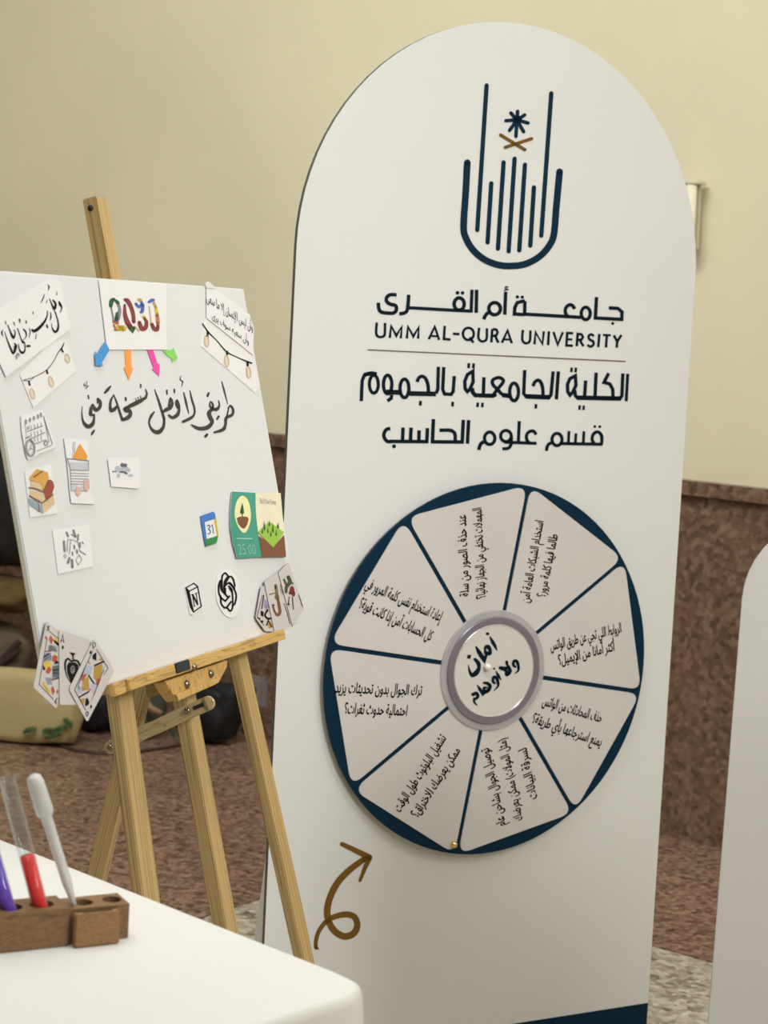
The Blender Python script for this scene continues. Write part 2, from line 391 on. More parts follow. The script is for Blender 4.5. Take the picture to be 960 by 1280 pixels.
# wall fixture half hidden by the banner
fx = empty('wall_fixture', WALL.px((868, 318)))
tag(fx, 'small cream wall fixture with a glossy tube, half hidden behind the arched banner', 'wall fixture')
p0 = WALL.px((868, 312)); p1 = WALL.px((872, 232))
up = Vector((0, 0, 1)); WN = wn
bar('back_plate', p0 + WN * 0.004 - wd * .012, p1 + WN * 0.004 - wd * .012, 0.05, 0.008, wd, M['plaster'], fx, 0.002)
bar('top_plate', p1 + WN * 0.02 - wd * 0.012, p1 + WN * 0.02 - wd * 0.012 + up * 0.012, 0.075, 0.05, wd, flat('cream plastic', (0.72, 0.68, 0.5), 0.3), fx, 0.003)
lathe('tube', [(0.0, 0), (0.016, 0.001), (0.017, 0.01), (0.017, (p1 - p0).length - .004), (0, (p1 - p0).length)], flat('glossy cream tube', (0.80, 0.78, 0.62), 0.12), fx,
      frame_mat(p0 + WN * 0.038, p1 - p0, wd), 20)

# ------------------------------------------------------------------ the arched banner
BS = 0.85 / 0.9
yaw = 0.508095; lean = 0.0170829
ba = Vector((math.cos(yaw), math.sin(yaw), 0)); bn0 = Vector((-math.sin(yaw), math.cos(yaw), 0))
bb = math.cos(lean) * Vector((0, 0, 1)) + math.sin(lean) * bn0
BO = EYE + Vector((0.208329, 3.621472, 0.107757)) * BS
BAN = Plane(BO, ba, bb); 
HW = 0.425
VB = -BO.z / bb.z                                   # v of the floor
banner = empty('arched_banner', BAN.at(0, VB))
tag(banner, 'tall white arched standing banner with navy university emblem and lettering, beside the easel', 'banner')
def arch(hw, vb, off, n=40, top=0.0):
    pts = [BAN.at(-hw, vb, off)]
    pts += [BAN.at(hw * math.cos(t), hw * math.sin(t), off) for t in [math.pi - i * math.pi / n for i in range(n + 1)]]
    pts.append(BAN.at(hw, vb, off))
    return pts
prism('panel', arch(HW, VB, 0.0), BAN.n, 0.010, M['panel'], banner, side=M['edge_dark'])
# navy foot band
vnb = BAN.uv((813, 1253)).y
prism('foot_band', [BAN.at(-HW + .0004, VB + .0005, .0005), BAN.at(-HW + .0004, vnb, .0005), BAN.at(HW - .0004, vnb, .0005), BAN.at(HW - .0004, VB + .0005, .0005)], BAN.n, 0.0004, M['navy'], banner)
# triangular rear support fins
for i, uu in enumerate((-HW + 0.004, HW - 0.10)):
    tp = BAN.uv((335, 1046)).y
    q = [BAN.at(uu, tp, -0.010), BAN.at(uu, VB, -0.010), Vector(BAN.at(uu, VB, -0.010)) - bn0.cross(Vector((0, 0, 1))) * 0 + bn0 * 0.075 - ba * (0.012 if i == 0 else 0)]
    prism('rear_support', q, ba, -0.006, M['board_white'], banner)
E1 = 0.0006
# emblem
ik = Ink(BAN, E1, (440, 80, 2.4)); ik.wk = 1.1
for a, b in [((404, 64), (376, 498)), ((598, 88), (568, 515)), ((418, 358), (407, 535)), ((455, 295), (438, 554)), ((488, 284), (470, 562)), ((519, 302), (502, 559)), ((546, 370), (535, 545))]:
    ik.line([a, b], 12)
ik.line(smooth([(346, 296), (341, 390), (335, 485), (341, 520), (362, 556), (395, 585), (436, 602), (475, 606), (520, 600), (562, 578), (592, 545), (606, 510), (613, 430), (623, 323)], 5), 18.5)
for b in [(497, 142), (518, 153), (528, 177), (515, 203), (492, 217), (473, 199), (462, 170), (477, 147)]:
    ik.line([(495, 168), b], 10)
ik.disc(495, 168, 15)
ik.build('emblem', M['navy'], banner, 'navy emblem of an open hand of upright bars in a U')
ik = Ink(BAN, E1 + .0003, (440, 80, 2.4))
ik.line([(446, 213), (519, 257)], 10); ik.line([(539, 224), (460, 250)], 10)
ik.build('crossed_swords', M['gold'], banner, 'two crossed ochre strokes in the emblem')
# line 1
ik = Ink(BAN, E1, (460, 350, 6)); ik.wk = 1.12
W = 24
ik.line([(815, 73), (812, 246)], W, cap=False)
ik.line([(780, 72), (774, 233), (660, 228), (310, 208)], W - 2, cap=False)
ik.oval(684, 180, 38, 46, 24)
ik.disc(671, 96, 14); ik.disc(709, 97, 14)
ik.line(smooth([(306, 110), (300, 190), (290, 235), (262, 250), (234, 252)]), W, cap=False)
ik.line(smooth([(215, 112), (170, 110), (142, 128), (140, 160), (170, 182), (205, 190), (214, 220), (195, 246), (150, 248), (100, 240), (82, 215), (78, 170)]), W, cap=False)
ik.oval(950, 215, 44, 46, 24)
ik.line(smooth([(925, 240), (895, 250), (876, 275), (870, 296)]), W, cap=False)
ik.frame(620, 350, 5.647)
W = 22
ik.line([(69, 82), (62, 245)], W, cap=False)
ik.line([(88, 50), (68, 48), (66, 60), (86, 68), (56, 74)], 8, cap=False)
ik.disc(151, 119, 12); ik.disc(186, 121, 12)
ik.line([(204, 146), (150, 160), (133, 195), (130, 240), (190, 244), (203, 240), (204, 148)], W, cap=False)
ik.line([(190, 240), (400, 252), (600, 264)], W, cap=False)
ik.line(smooth([(556, 205), (540, 180), (515, 176), (492, 200), (492, 235), (506, 256)]), W, cap=False)
ik.oval(634, 236, 32, 44, 21)
ik.line([(710, 120), (702, 268), (888, 278), (890, 225), (860, 200), (796, 197)], W, cap=False)
ik.disc(824, 307, 11)
ik.build('lettering', M['ink'], banner)
# line 2 (Latin), drawn letter by letter
ik = Ink(BAN, E1, (460, 350, 6)); W = 17; ik.wk = 1.12
ik.line(smooth([(66, 318), (62, 400), (82, 426), (112, 424), (126, 404), (128, 322)]), W, cap=False)
ik.line([(164, 434), (174, 345), (213, 418), (254, 350), (246, 438)], W, cap=False); 
ik.line([(292, 438), (300, 350), (340, 424), (381, 355), (376, 440)], W, cap=False)
ik.line([(456, 444), (501, 350), (534, 450)], W, cap=False); ik.line([(475, 420), (522, 422)], W - 3, cap=False)
ik.line([(576, 344), (570, 442), (620, 447)], W, cap=False)
ik.line([(638, 403), (686, 406)], W, cap=False)
ik.oval(753, 404, 41, 46, 17); ik.line([(762, 430), (792, 470)], W, cap=False)
ik.line(smooth([(834, 358), (828, 430), (846, 457), (872, 458), (890, 438), (892, 362)]), W, cap=False)
ik.line([(926, 468), (932, 368)], W, cap=False)
ik.frame(620, 350, 5.647); W = 16
ik.line([(-24, 347), (2, 350), (12, 369), (2, 391), (-22, 395)], W, cap=False); ik.line([(-6, 392), (17, 443)], W, cap=False)
ik.line([(42, 443), (82, 356), (112, 446)], W, cap=False); ik.line([(56, 420), (102, 420)], W - 3, cap=False)
ik.line(smooth([(190, 352), (186, 420), (203, 444), (226, 444), (240, 424), (243, 356)]), W, cap=False)
ik.line([(272, 455), (280, 368), (328, 452), (338, 362)], W, cap=False)
ik.line([(374, 362), (368, 460)], W, cap=False)
ik.line([(406, 366), (436, 456), (472, 368)], W, cap=False)
ik.line([(545, 376), (503, 374), (497, 462), (543, 464)], W, cap=False); ik.line([(500, 418), (538, 420)], W - 2, cap=False)
ik.line([(570, 468), (577, 380), (604, 384), (614, 402), (604, 420), (576, 424)], W, cap=False); ik.line([(592, 424), (618, 468)], W, cap=False)
ik.line(smooth([(692, 396), (672, 384), (654, 396), (660, 418), (686, 434), (688, 456), (668, 470), (645, 458)]), W, cap=False)
ik.line([(730, 380), (722, 474)], W, cap=False)
ik.line([(756, 388), (810, 390)], W - 2, cap=False); ik.line([(783, 388), (777, 476)], W, cap=False)
ik.line([(832, 390), (856, 434), (886, 388)], W, cap=False); ik.line([(856, 430), (853, 478)], W, cap=False)
ik.build('lettering', M['ink'], banner)
pr = Ink(BAN, E1); pr.line([(459.5, 437.3), (782, 451.8)], 1.6, cap=False); pr.build('ruled_line', M['rule'], banner, 'thin brown horizontal rule')
# line 3
ik = Ink(BAN, E1, (440, 440, 5.333)); W = 20; ik.wk = 1.15
ik.line([(62, 328), (68, 190), (84, 152), (120, 142)], W, cap=False)
ik.line(smooth([(84, 152), (130, 142), (165, 150)]), W + 4, cap=False)
ik.oval(146, 214, 30, 60, 19)
ik.oval(238, 216, 28, 62, 20)
ik.line([(265, 285), (262, 308), (236, 326)], W, cap=False)
ik.line([(230, 266), (330, 270)], 28, cap=False)
ik.oval(350, 242, 30, 62, 20)
ik.line([(375, 276), (560, 280)], 28, cap=False)
ik.line(smooth([(434, 200), (444, 175), (465, 162), (490, 176), (506, 215), (510, 265)]), W, cap=False)
ik.line([(576, 98), (572, 250), (560, 276)], W, cap=False)
ik.line([(612, 100), (605, 250), (618, 280), (662, 282), (675, 262), (682, 160)], W, cap=False)
ik.fill([(448, 324), (467, 326), (465, 358), (446, 356)]); ik.fill([(663, 331), (681, 332), (679, 364), (661, 362)])
ik.fill([(770, 74), (788, 74), (786, 108), (768, 107)]); ik.fill([(802, 75), (820, 76), (818, 110), (800, 108)])
ik.fill([(830, 336), (848, 337), (846, 368), (828, 367)]); ik.fill([(862, 337), (879, 338), (877, 369), (860, 368)])
ik.line([(806, 128), (770, 150), (752, 195), (755, 245), (770, 264), (785, 250), (808, 200), (806, 128)], W, cap=False)
ik.line([(800, 240), (806, 270), (822, 288), (940, 292), (962, 280)], W + 4, cap=False); ik.line([(880, 168), (876, 285)], W, cap=False)
ik.frame(610, 440, 5.0526); W = 19
ik.line(smooth([(0, 272), (30, 272), (60, 235), (96, 190), (90, 170), (62, 162), (30, 178), (32, 206), (60, 236), (92, 268), (140, 276)]), W, cap=False)
ik.line([(90, 272), (150, 278)], 25, cap=False)
ik.oval(165, 252, 28, 56, 19)
ik.line([(232, 114), (226, 262), (240, 280), (385, 288), (398, 270), (412, 122)], W, cap=False)
ik.line([(240, 280), (390, 286)], 26, cap=False)
ik.line(smooth([(284, 216), (296, 190), (318, 178), (336, 195), (346, 230), (348, 275)]), W, cap=False)
ik.line([(445, 122), (432, 299)], W, cap=False)
ik.fill([(295, 328), (312, 330), (310, 358), (293, 356)])
ik.fill([(521, 97), (537, 98), (534, 128), (518, 126)]); ik.fill([(548, 98), (564, 99), (561, 129), (545, 128)])
ik.fill([(572, 336), (588, 337), (585, 366), (570, 364)]); ik.fill([(598, 337), (613, 338), (611, 367), (596, 365)])
ik.line([(552, 150), (518, 168), (502, 205), (504, 250), (518, 272), (534, 256), (556, 210), (552, 150)], W, cap=False)
ik.line([(548, 240), (552, 275), (568, 292), (832, 297), (846, 275), (852, 135)], W, cap=False)
ik.line([(560, 288), (835, 294)], 25, cap=False)
ik.line([(617, 180), (610, 288)], W, cap=False); ik.line([(683, 130), (676, 288)], W, cap=False)
ik.line([(762, 134), (733, 192), (770, 202), (788, 235), (790, 290)], W, cap=False)
ik.line([(883, 137), (873, 311)], W - 2, cap=False)
ik.build('lettering', M['ink'], banner)
# line 4
ik = Ink(BAN, E1, (470, 510, 6.4)); W = 26; ik.wk = 1.1
ik.line(smooth([(115, 164), (84, 172), (66, 200), (66, 235), (90, 266), (130, 268)]), W, cap=False)
ik.line([(110, 267), (420, 269)], W, cap=False)
ik.line([(217, 156), (212, 265)], W, cap=False); ik.line([(281, 156), (276, 265)], W, cap=False); ik.line([(345, 178), (343, 265)], W, cap=False); ik.line([(412, 160), (407, 270)], W, cap=False)
ik.disc(145, 306, 16)
ik.line([(460, 88), (452, 270), (690, 272), (699, 94)], W, cap=False)
ik.line(smooth([(508, 178), (590, 178), (624, 195), (634, 225), (634, 265)]), W, cap=False)
ik.line([(741, 96), (732, 286)], W, cap=False)
ik.oval(910, 242, 42, 50, 24); ik.line(smooth([(880, 268), (845, 280), (828, 310), (824, 336)]), W, cap=False)
ik.frame(610, 510, 6); W = 22
ik.oval(135, 210, 40, 42, 22)
ik.line(smooth([(176, 215), (172, 275), (150, 302), (108, 306)]), W, cap=False)
ik.line([(120, 256), (365, 265)], W, cap=False); ik.line([(235, 98), (228, 258)], W, cap=False)
ik.line(smooth([(362, 200), (342, 174), (312, 176), (290, 202), (292, 238), (308, 260)]), W, cap=False)
ik.oval(518, 236, 38, 46, 22)
ik.line(smooth([(480, 258), (452, 275), (442, 300), (438, 322)]), W, cap=False)
ik.line([(540, 266), (860, 272)], W, cap=False)
for x, y in ((608, 172), (660, 190), (720, 174)): ik.line([(x, y), (x - 5, 266)], W - 3, cap=False)
ik.line(smooth([(852, 272), (854, 215), (835, 184), (808, 182), (786, 205), (782, 240), (796, 262)]), W, cap=False)
ik.disc(801, 139, 11); ik.disc(839, 140, 11)
ik.build('lettering', M['ink'], banner)
# curled arrow
ik = Ink(BAN, E1, (320, 1020, 4.8))
ik.line([(516, 168, 26), (600, 208, 32), (680, 248, 36)])
ik.line([(682, 250, 32), (650, 320, 26), (624, 388, 18)])
ik.line(smooth([(650, 258, 34), (560, 325, 38), (490, 400, 40), (448, 480, 40), (428, 560, 40), (436, 630, 40), (472, 690, 40), (530, 722, 40), (585, 705, 40), (608, 655, 38), (590, 605, 36), (540, 590, 36), (470, 605, 32), (420, 635, 28), (378, 690, 26), (360, 750, 24), (360, 790, 22)], 6))
ik.fill([(350, 780), (362, 778), (382, 800), (360, 802)])
ik.build('curled_arrow', M['gold'], banner, 'ochre curled arrow pointing up to the wheel')

# ------------------------------------------------------------------ the wheel
wc = Vector((0.00497661, -0.783423)) * BS; WR = 0.364378 * BS
WH = 0.016
wheel = empty('quiz_wheel', BAN.at(wc.x, wc.y, 0.0))
tag(wheel, 'round navy spinning quiz wheel with eight grey lettered segments, mounted on the arched banner', 'wheel')
def ring_mesh(name, r_in, r_out, off, t, m, parent, n=72, rnd=0.0015):
    prof = [(r_in, off - t), (r_in, off - rnd), (r_in + rnd, off), (r_out - rnd, off), (r_out, off - rnd), (r_out, off - t), (r_in, off - t)]
    mtx = frame_mat(BAN.at(wc.x, wc.y, 0), BAN.n, BAN.a)
    return lathe(name, prof, m, parent, mtx, n, smooth=False)
def wdisc(name, r, off, t, m, parent):
    pts = [BAN.at(wc.x + r * math.cos(a), wc.y + r * math.sin(a), off) for a in [i * 2 * math.pi / 96 for i in range(96)]]
    return prism(name, pts, BAN.n, t, m, parent)
wdisc('spindle', 0.05, WH - 0.006, WH - 0.006, M['steel'], wheel)
wdisc('backing_disc', WR, WH, 0.006, M['navy'], wheel)
sp = [(652, 612), (768, 705), (795, 860), (707, 1003), (568, 1060), (438, 975), (408, 805), (505, 650)]
ang = []
for i, p in enumerate(sp):
    q = BAN.uv(p, WH) - wc; ang.append(math.atan2(q.y, q.x) + i * math.pi / 4)
base = ang[0]; a0 = sum(((a - base + math.pi) % (2 * math.pi)) - math.pi for a in ang) / 8 + base
S1 = WH + 0.0022
RCO = WR * 1.0
segs = {}
for i in range(8):
    am = a0 - (i + 0.5) * math.pi / 4
    hw_ = math.pi / 8
    c1 = Vector((math.cos(am - hw_), math.sin(am - hw_))) * RCO; c2 = Vector((math.cos(am + hw_), math.sin(am + hw_))) * RCO
    mid = Vector((math.cos(am), math.sin(am)))
    g = 0.0042
    n1 = Vector((-math.sin(am - hw_), math.cos(am - hw_))) * g; n2 = -Vector((-math.sin(am + hw_), math.cos(am + hw_))) * g
    ap = mid * (g / math.sin(hw_))
    tri = [(mid * 0.08).to_3d(), (c1 + n1).to_3d(), (c2 + n2).to_3d()]
    tri[0] = ap.to_3d() + (mid * 0.0).to_3d()
    pts = rounded([t[:] for t in tri], 0.027, 6)
    pts = [BAN.at(wc.x + p[0], wc.y + p[1], S1) for p in pts]
    s = prism('segment', pts, BAN.n, 0.0021, M['segment'], wheel)
    segs[i] = s
hE = 0.0265
TX = {  # segment index clockwise from the upper right one: lines (text, left end, right end)
 0: [("استخدام الشبكات العامة آمن", (656.5, 753), (675, 651)), ("طالما فيها كلمة مرور؟", (677, 746), (693, 668))],
 1: [("الروابط اللي تجي عن طريق الواتس", (688, 808), (776.5, 785)), ("أكثر أمانًا من الإيميل؟".replace('ً', ''), (698, 826), (768, 808))],
 2: [("حذف المحادثات من الواتس", (679, 876), (752.5, 898)), ("يمنع استرجاعها بأي طريقة؟", (666, 898), (752, 928))],
 3: [("توصيل الجوال بشاحن عام", (627.5, 1033), (606, 936)), ("(مثل المولات) ممكن يعرضك", (648.5, 1026), (627.5, 924)), ("لسرقة البيانات", (667, 999), (653.5, 936))],
 4: [("تشغيل البلوتوث طول الوقت", (496, 1013), (554.5, 920)), ("ممكن يعرضك للاختراق؟", (518, 1020), (572, 936))],
 5: [("ترك الجوال بدون تحديثات يزيد", (419.5, 860), (527.5, 863.5)), ("احتمالية حدوث ثغرات؟", (431, 886), (509, 889))],
 6: [("إعادة استخدام نفس كلمة المرور في", (458, 729), (552, 772)), ("كل الحسابات آمن إذا كانت قوية؟", (450, 754), (540, 796))],
 7: [("عند حذف الصور من سلة", (581.5, 745.5), (577.5, 644)), ("المهملات تختفي من الجهاز نهائيا؟", (602, 748), (597, 635))]}
for i, lines in TX.items():
    textobj('lettering', BAN, S1 + 0.0004, [(shape(s), a, b, hE) for s, a, b in lines], M['inkblack'], segs[i], fb=0.026, res=3)
ring_mesh('clear_ring', WR * 0.286, WR * 0.326, S1 + 0.004, 0.004, M['clear_ring'], wheel)
ring_mesh('inner_ring', WR * 0.249, WR * 0.289, S1 + 0.0065, 0.0065, M['purple_metal'], wheel)
ring_mesh('silver_rim', WR * 0.243, WR * 0.251, S1 + 0.0068, 0.0068, M['silver_edge'], wheel)
hub = wdisc('hub', WR * 0.246, S1 + 0.0055, 0.0055, M['hubwhite'], wheel)
ik = Ink(BAN, S1 + 0.0062, (570, 780, 10.667)); ik.wk = 1.08
ik.disc(422, 130, 24, 20)
ik.line([(455, 172, 16), (490, 240, 44), (525, 300, 36), (546, 348, 12)])
ik.line(smooth([(385, 365, 20), (395, 310, 40), (430, 305, 52), (455, 350, 44), (450, 392, 46), (400, 385, 50), (390, 350, 24)]))
ik.line([(268, 306, 20), (305, 370, 50), (350, 440, 56), (380, 480, 50), (402, 425, 34)])
ik.fill([(145, 455), (158, 410), (204, 412), (190, 465)])
ik.line(smooth([(252, 470, 36), (298, 520, 50), (305, 590, 46), (270, 650, 64), (215, 680, 50), (180, 620, 26), (168, 550, 10)]))
ik.line(smooth([(790, 570, 30), (765, 545, 34), (775, 495, 36), (812, 500, 40), (832, 560, 36), (830, 620, 26), (780, 665, 8)]))
ik.line([(676, 505, 34), (678, 530, 34)]); ik.line([(592, 585, 44), (650, 600, 56), (690, 575, 24)]); ik.line(smooth([(675, 530, 16), (700, 570, 40), (718, 630, 50), (678, 672, 44), (668, 610, 30)]))
ik.disc(508, 595, 14); ik.line([(536, 632, 14), (565, 690, 40), (600, 742, 14)])
ik.line(smooth([(515, 790, 30), (492, 760, 34), (505, 708, 36), (540, 720, 40), (560, 780, 38), (560, 830, 26), (505, 890, 8)]))
ik.line(smooth([(370, 785, 24), (420, 792, 40), (455, 830, 44), (430, 885, 44), (385, 900, 46), (372, 850, 26), (410, 850, 24)])); ik.line([(288, 820, 16), (320, 870, 40), (360, 930, 44), (395, 900, 40)])
ik.line(smooth([(225, 940, 40), (270, 925, 44), (292, 965, 40), (262, 1000, 30), (240, 990, 20), (245, 1040, 26), (285, 1088, 8)]))
ik.build('lettering', M['ink'], hub)
def ball(name, c, r, m, parent, s=(1, 1, 1)):
    bm = bmesh.new(); bmesh.ops.create_uvsphere(bm, u_segments=20, v_segments=12, radius=r)
    for v in bm.verts: v.co = Vector((v.co.x * s[0], v.co.y * s[1], v.co.z * s[2]))
    o = bmobj(name, bm, m, None, True); o.location = c
    bpy.context.view_layer.update()
    if parent: o.parent = parent; o.matrix_parent_inverse = parent.matrix_basis.inverted()
    return o
ball('pearl_pin', BAN.px((609.5, 834), S1 + 0.010), 0.0068, M['pearl'], wheel)
ball('gold_bead', BAN.px((568, 1056), S1 + 0.005), 0.0062, M['brass'], wheel)

# ------------------------------------------------------------------ the canvas on the easel
CV = Plane(EYE + Vector((-0.37015996, 2.17074855, -0.39281752)), (0.36535621, 0.93086703, 0.00119038), (-0.22780653, 0.08817179, 0.9697061))
cu0, cu1, cv0, cv1 = -0.0447, 0.6552, -0.0771, 0.4287
def cpts(off=0): return [CV.at(cu0, cv0, off), CV.at(cu1, cv0, off), CV.at(cu1, cv1, off), CV.at(cu0, cv1, off)]
canvas = prism('stretched_canvas', cpts(), CV.n, 0.0085, M['canvas'], None, side=M['canvas_side'], bevel=0.0015)
tag(canvas, 'white stretched canvas on the easel, handwritten in black and covered with cutouts', 'canvas')
# brush lettering
ik = Ink(CV, 0.0006, (95, 460, 9.143))
ik.line(smooth([(92, 175, 8), (100, 200, 14), (118, 195, 8), (126, 150, 6)])); ik.line([(112, 236, 10), (138, 202, 14)])
ik.line([(140, 315, 18), (148, 348, 16)])
ik.line(smooth([(72, 445, 8), (68, 520, 14), (80, 600, 24), (110, 650, 42), (150, 668, 48), (190, 640, 44), (206, 590, 28), (208, 530, 20)]))
ik.line(smooth([(205, 535, 18), (170, 530, 40), (172, 470, 36), (190, 415, 16), (215, 465, 40), (240, 480, 40), (275, 440, 38), (278, 385, 34), (250, 350, 20), (252, 380, 28), (245, 400, 14)]))
ik.line([(176, 768, 12), (192, 740, 30), (210, 710, 16)])
ik.line([(330, 285, 20), (362, 248, 38), (396, 208, 18)])
ik.line(smooth([(432, 305, 10), (400, 370, 26), (392, 440, 32), (405, 485, 44), (440, 470, 42), (472, 435, 30)]))
ik.line(smooth([(432, 305, 12), (465, 390, 20), (500, 500, 26), (530, 590, 30)])); ik.line(smooth([(530, 592, 34), (590, 570, 48), (622, 530, 44), (612, 485, 40), (580, 490, 44), (560, 470, 40), (580, 455, 30)]))
ik.line([(568, 338, 20), (572, 370, 18)])
ik.line([(560, 462, 34), (650, 420, 50), (740, 375, 46), (800, 335, 30), (812, 290, 22), (795, 240, 10)])
for x, y in ((684, 345), (710, 333), (738, 322)): ik.line([(x, y, 8), (x + 8, y + 50, 14)])
ik.line([(740, 188, 18), (742, 220, 16)])
ik.frame(180, 460, 7.68)
ik.line([(104, 208, 8), (140, 310, 20), (175, 420, 24), (195, 490, 24)])
ik.line(smooth([(195, 480, 22), (188, 560, 28), (150, 610, 42), (110, 612, 36), (70, 580, 24), (50, 520, 16), (70, 460, 26), (100, 420, 12)]))
ik.line([(220, 215, 16), (222, 248, 14)]); ik.line([(292, 205, 16), (293, 236, 14)])
ik.line(smooth([(185, 420, 22), (215, 400, 38), (255, 380, 34), (272, 335, 26), (255, 290, 18), (245, 330, 20), (240, 370, 22)]))
ik.line(smooth([(325, 380, 24), (310, 340, 24), (318, 308, 16), (336, 350, 20), (338, 400, 24), (320, 450, 36), (275, 475, 30), (240, 455, 22)]))
ik.line([(382, 235, 10), (405, 330, 22), (430, 435, 8)])
ik.line(smooth([(356, 75, 6), (348, 110, 10), (372, 130, 12), (362, 175, 6)]))
ik.line(smooth([(442, 218, 10), (460, 300, 18), (486, 390, 18), (480, 450, 20), (440, 485, 30), (376, 515, 26)]))
ik.fill([(600, 262), (614, 236), (632, 236), (620, 274), (604, 276)], sm=True)
ik.line(smooth([(716, 312, 10), (724, 360, 18), (700, 395, 34), (660, 390, 28), (632, 360, 18), (640, 322, 12), (662, 350, 20), (660, 385, 20)]))
ik.line(smooth([(660, 390, 30), (625, 430, 40), (640, 480, 40), (655, 520, 34), (610, 570, 42), (540, 582, 36), (490, 565, 28), (456, 545, 14)]))
ik.line([(704, 488, 20), (718, 464, 20)]); ik.line([(592, 656, 26), (606, 638, 24)])
ik.line([(748, 132, 10), (772, 220, 16), (804, 345, 6)])
ik.line(smooth([(808, 385, 12), (830, 362, 18), (856, 400, 24), (846, 450, 28), (790, 480, 30), (784, 540, 26), (760, 590, 34), (676, 618, 20)])); ik.line([(815, 380, 12), (795, 470, 16)])
ik.build('brush_lettering', M['marker'], canvas, 'line of large black brush-pen Arabic handwriting across the canvas')

def cutout(name, pts, off, label, cat, rnd=0, fr=(0, 0, 1), m=None, plane=CV, th=0.0006, group=None, edge=None):
    q = [plane.px((fr[0] + p[0] / fr[2], fr[1] + p[1] / fr[2]), off) for p in pts]
    if rnd: q = [Vector(v) for v in rounded([v[:] for v in q], rnd, 4)]
    o = prism(name, q, plane.n, th, m or M['paper'], None, side=edge)
    return tag(o, label, cat, group)
def ink_on(parent, off, fr): 
    return Ink(CV, off, fr)
L1 = 0.0022
# top left calligraphy paper
f1 = (0, 350, 10.667)
pc = cutout('lettered_paper', [(-150, 450), (640, -15), (790, -10), (940, 650), (80, 1290), (-45, 1010)], L1, 'white paper strip with black Arabic calligraphy at the top left corner of the canvas', 'paper', fr=f1)
ik = Ink(CV, L1 + .0005, f1)
for pts in [[(640, 65, 10), (655, 90, 16), (645, 130, 8)], [(760, 155, 6), (758, 200, 10)], [(595, 190, 8), (575, 245, 14), (546, 305, 8)], [(628, 270, 10), (618, 308, 8)], [(440, 425, 12), (448, 452, 12)],
            [(790, 290, 20), (805, 330, 34), (825, 365, 16), (805, 430, 10)], [(710, 270, 20), (740, 310, 26), (738, 360, 34), (720, 380, 30), (690, 320, 16), (660, 245, 8)],
            [(725, 400, 12), (755, 480, 16), (778, 580, 18), (770, 660, 30), (735, 690, 30), (700, 645, 14), (690, 580, 6)],
            [(635, 410, 10), (625, 490, 18), (590, 560, 30), (520, 640, 40), (460, 680, 42), (430, 665, 30)], [(675, 430, 8), (680, 490, 16), (668, 540, 8)],
            [(625, 600, 20), (636, 632, 20)], [(485, 720, 8), (478, 785, 12)], [(392, 640, 8), (402, 700, 12), (388, 765, 8)], [(350, 545, 16), (352, 575, 14)], [(262, 525, 22), (268, 570, 10)],
            [(310, 655, 16), (345, 690, 20), (350, 750, 14), (310, 800, 8)], [(235, 645, 10), (255, 700, 14), (285, 790, 14), (310, 830, 34)], [(245, 850, 8), (262, 930, 18), (300, 970, 34), (335, 930, 18), (330, 830, 10)],
            [(365, 880, 30), (395, 880, 30)], [(105, 600, 12), (140, 690, 20), (180, 770, 30), (205, 700, 14), (185, 665, 10)], [(185, 565, 14), (198, 605, 10)], [(75, 550, 12), (80, 585, 12)],
            [(40, 665, 10), (25, 700, 18), (38, 745, 10)], [(62, 690, 8), (110, 830, 18), (165, 960, 26), (185, 970, 20), (195, 880, 14)], [(190, 840, 10), (215, 880, 30), (195, 970, 18)]]:
    ik.line(smooth(pts))
ik.line([(235, 975), (215, 1060), (260, 1000), (235, 975), (205, 1030)], 8)
ik.build('lettering', M['inkblack'], pc)
# left light-bulb strip
f2 = (0, 400, 9.6)
pb = cutout('bulb_garland_paper', [(238, 655), (620, 235), (790, 240), (910, 610), (400, 1052)], L1 - .0012, 'white strip with a drawn string of bulbs, upper left of the canvas', 'paper', fr=f2)
ik = Ink(CV, L1 - .0008, f2)
ik.line(smooth([(275, 725, 7), (380, 695, 9), (480, 650, 9), (570, 590, 10), (640, 500, 8), (700, 390, 10), (745, 330, 16), (772, 268, 8)]))
ik.line([(290, 728), (360, 730), (410, 685)], 6)
for a, b in [((345, 728), (358, 785)), ((560, 600), (572, 648)), ((738, 345), (758, 390))]: ik.line([a, b], 22, cap=False)
ik.build('drawn_cable', M['inkblack'], pb)
for x, y in ((388, 885), (612, 740), (808, 460)):
    Ink(CV, L1 - .0011, f2).disc(x, y, 24, 56).build('bulb_tint', PNK2, pb); Ink(CV, L1 - .0008, f2).oval(x, y, 26, 62 if x < 700 else 52, 12, rot=-0.25).build('drawn_bulb', BULB, pb)
# 2030 paper
f3 = (120, 350, 9.6)
p2 = cutout('number_paper', [(35, 0), (845, 50), (850, 835), (135, 835)], L1, 'white paper with the multicoloured number 2030 at the top centre of the canvas', 'paper', fr=f3)
def strokes(name, parent, off, fr, m, lst, w=None):
    for s_ in lst:
        k = Ink(CV, off, fr); k.line([(p[0], p[1], p[2] * 1.22) for p in s_], w); k.build(name, m, parent)
O2 = L1 + .0005
strokes('digit_stroke', p2, O2, f3, DGR, [smooth([(178, 310, 36), (190, 250, 44), (215, 230, 30)]), [(240, 250, 30), (265, 275, 34)], [(255, 400, 30), (245, 470, 40)], [(400, 560, 40), (440, 600, 44), (460, 570, 30)]])
strokes('digit_stroke', p2, O2, f3, GRY, [smooth([(265, 280, 26), (284, 350, 30), (270, 440, 40), (250, 500, 34)]), [(183, 330, 14), (205, 440, 14), (210, 500, 14)]])
strokes('digit_stroke', p2, O2, f3, ORG, [[(215, 500, 30), (260, 520, 30)], [(215, 540, 20), (240, 600, 20)], [(735, 420, 34), (745, 520, 36)]])
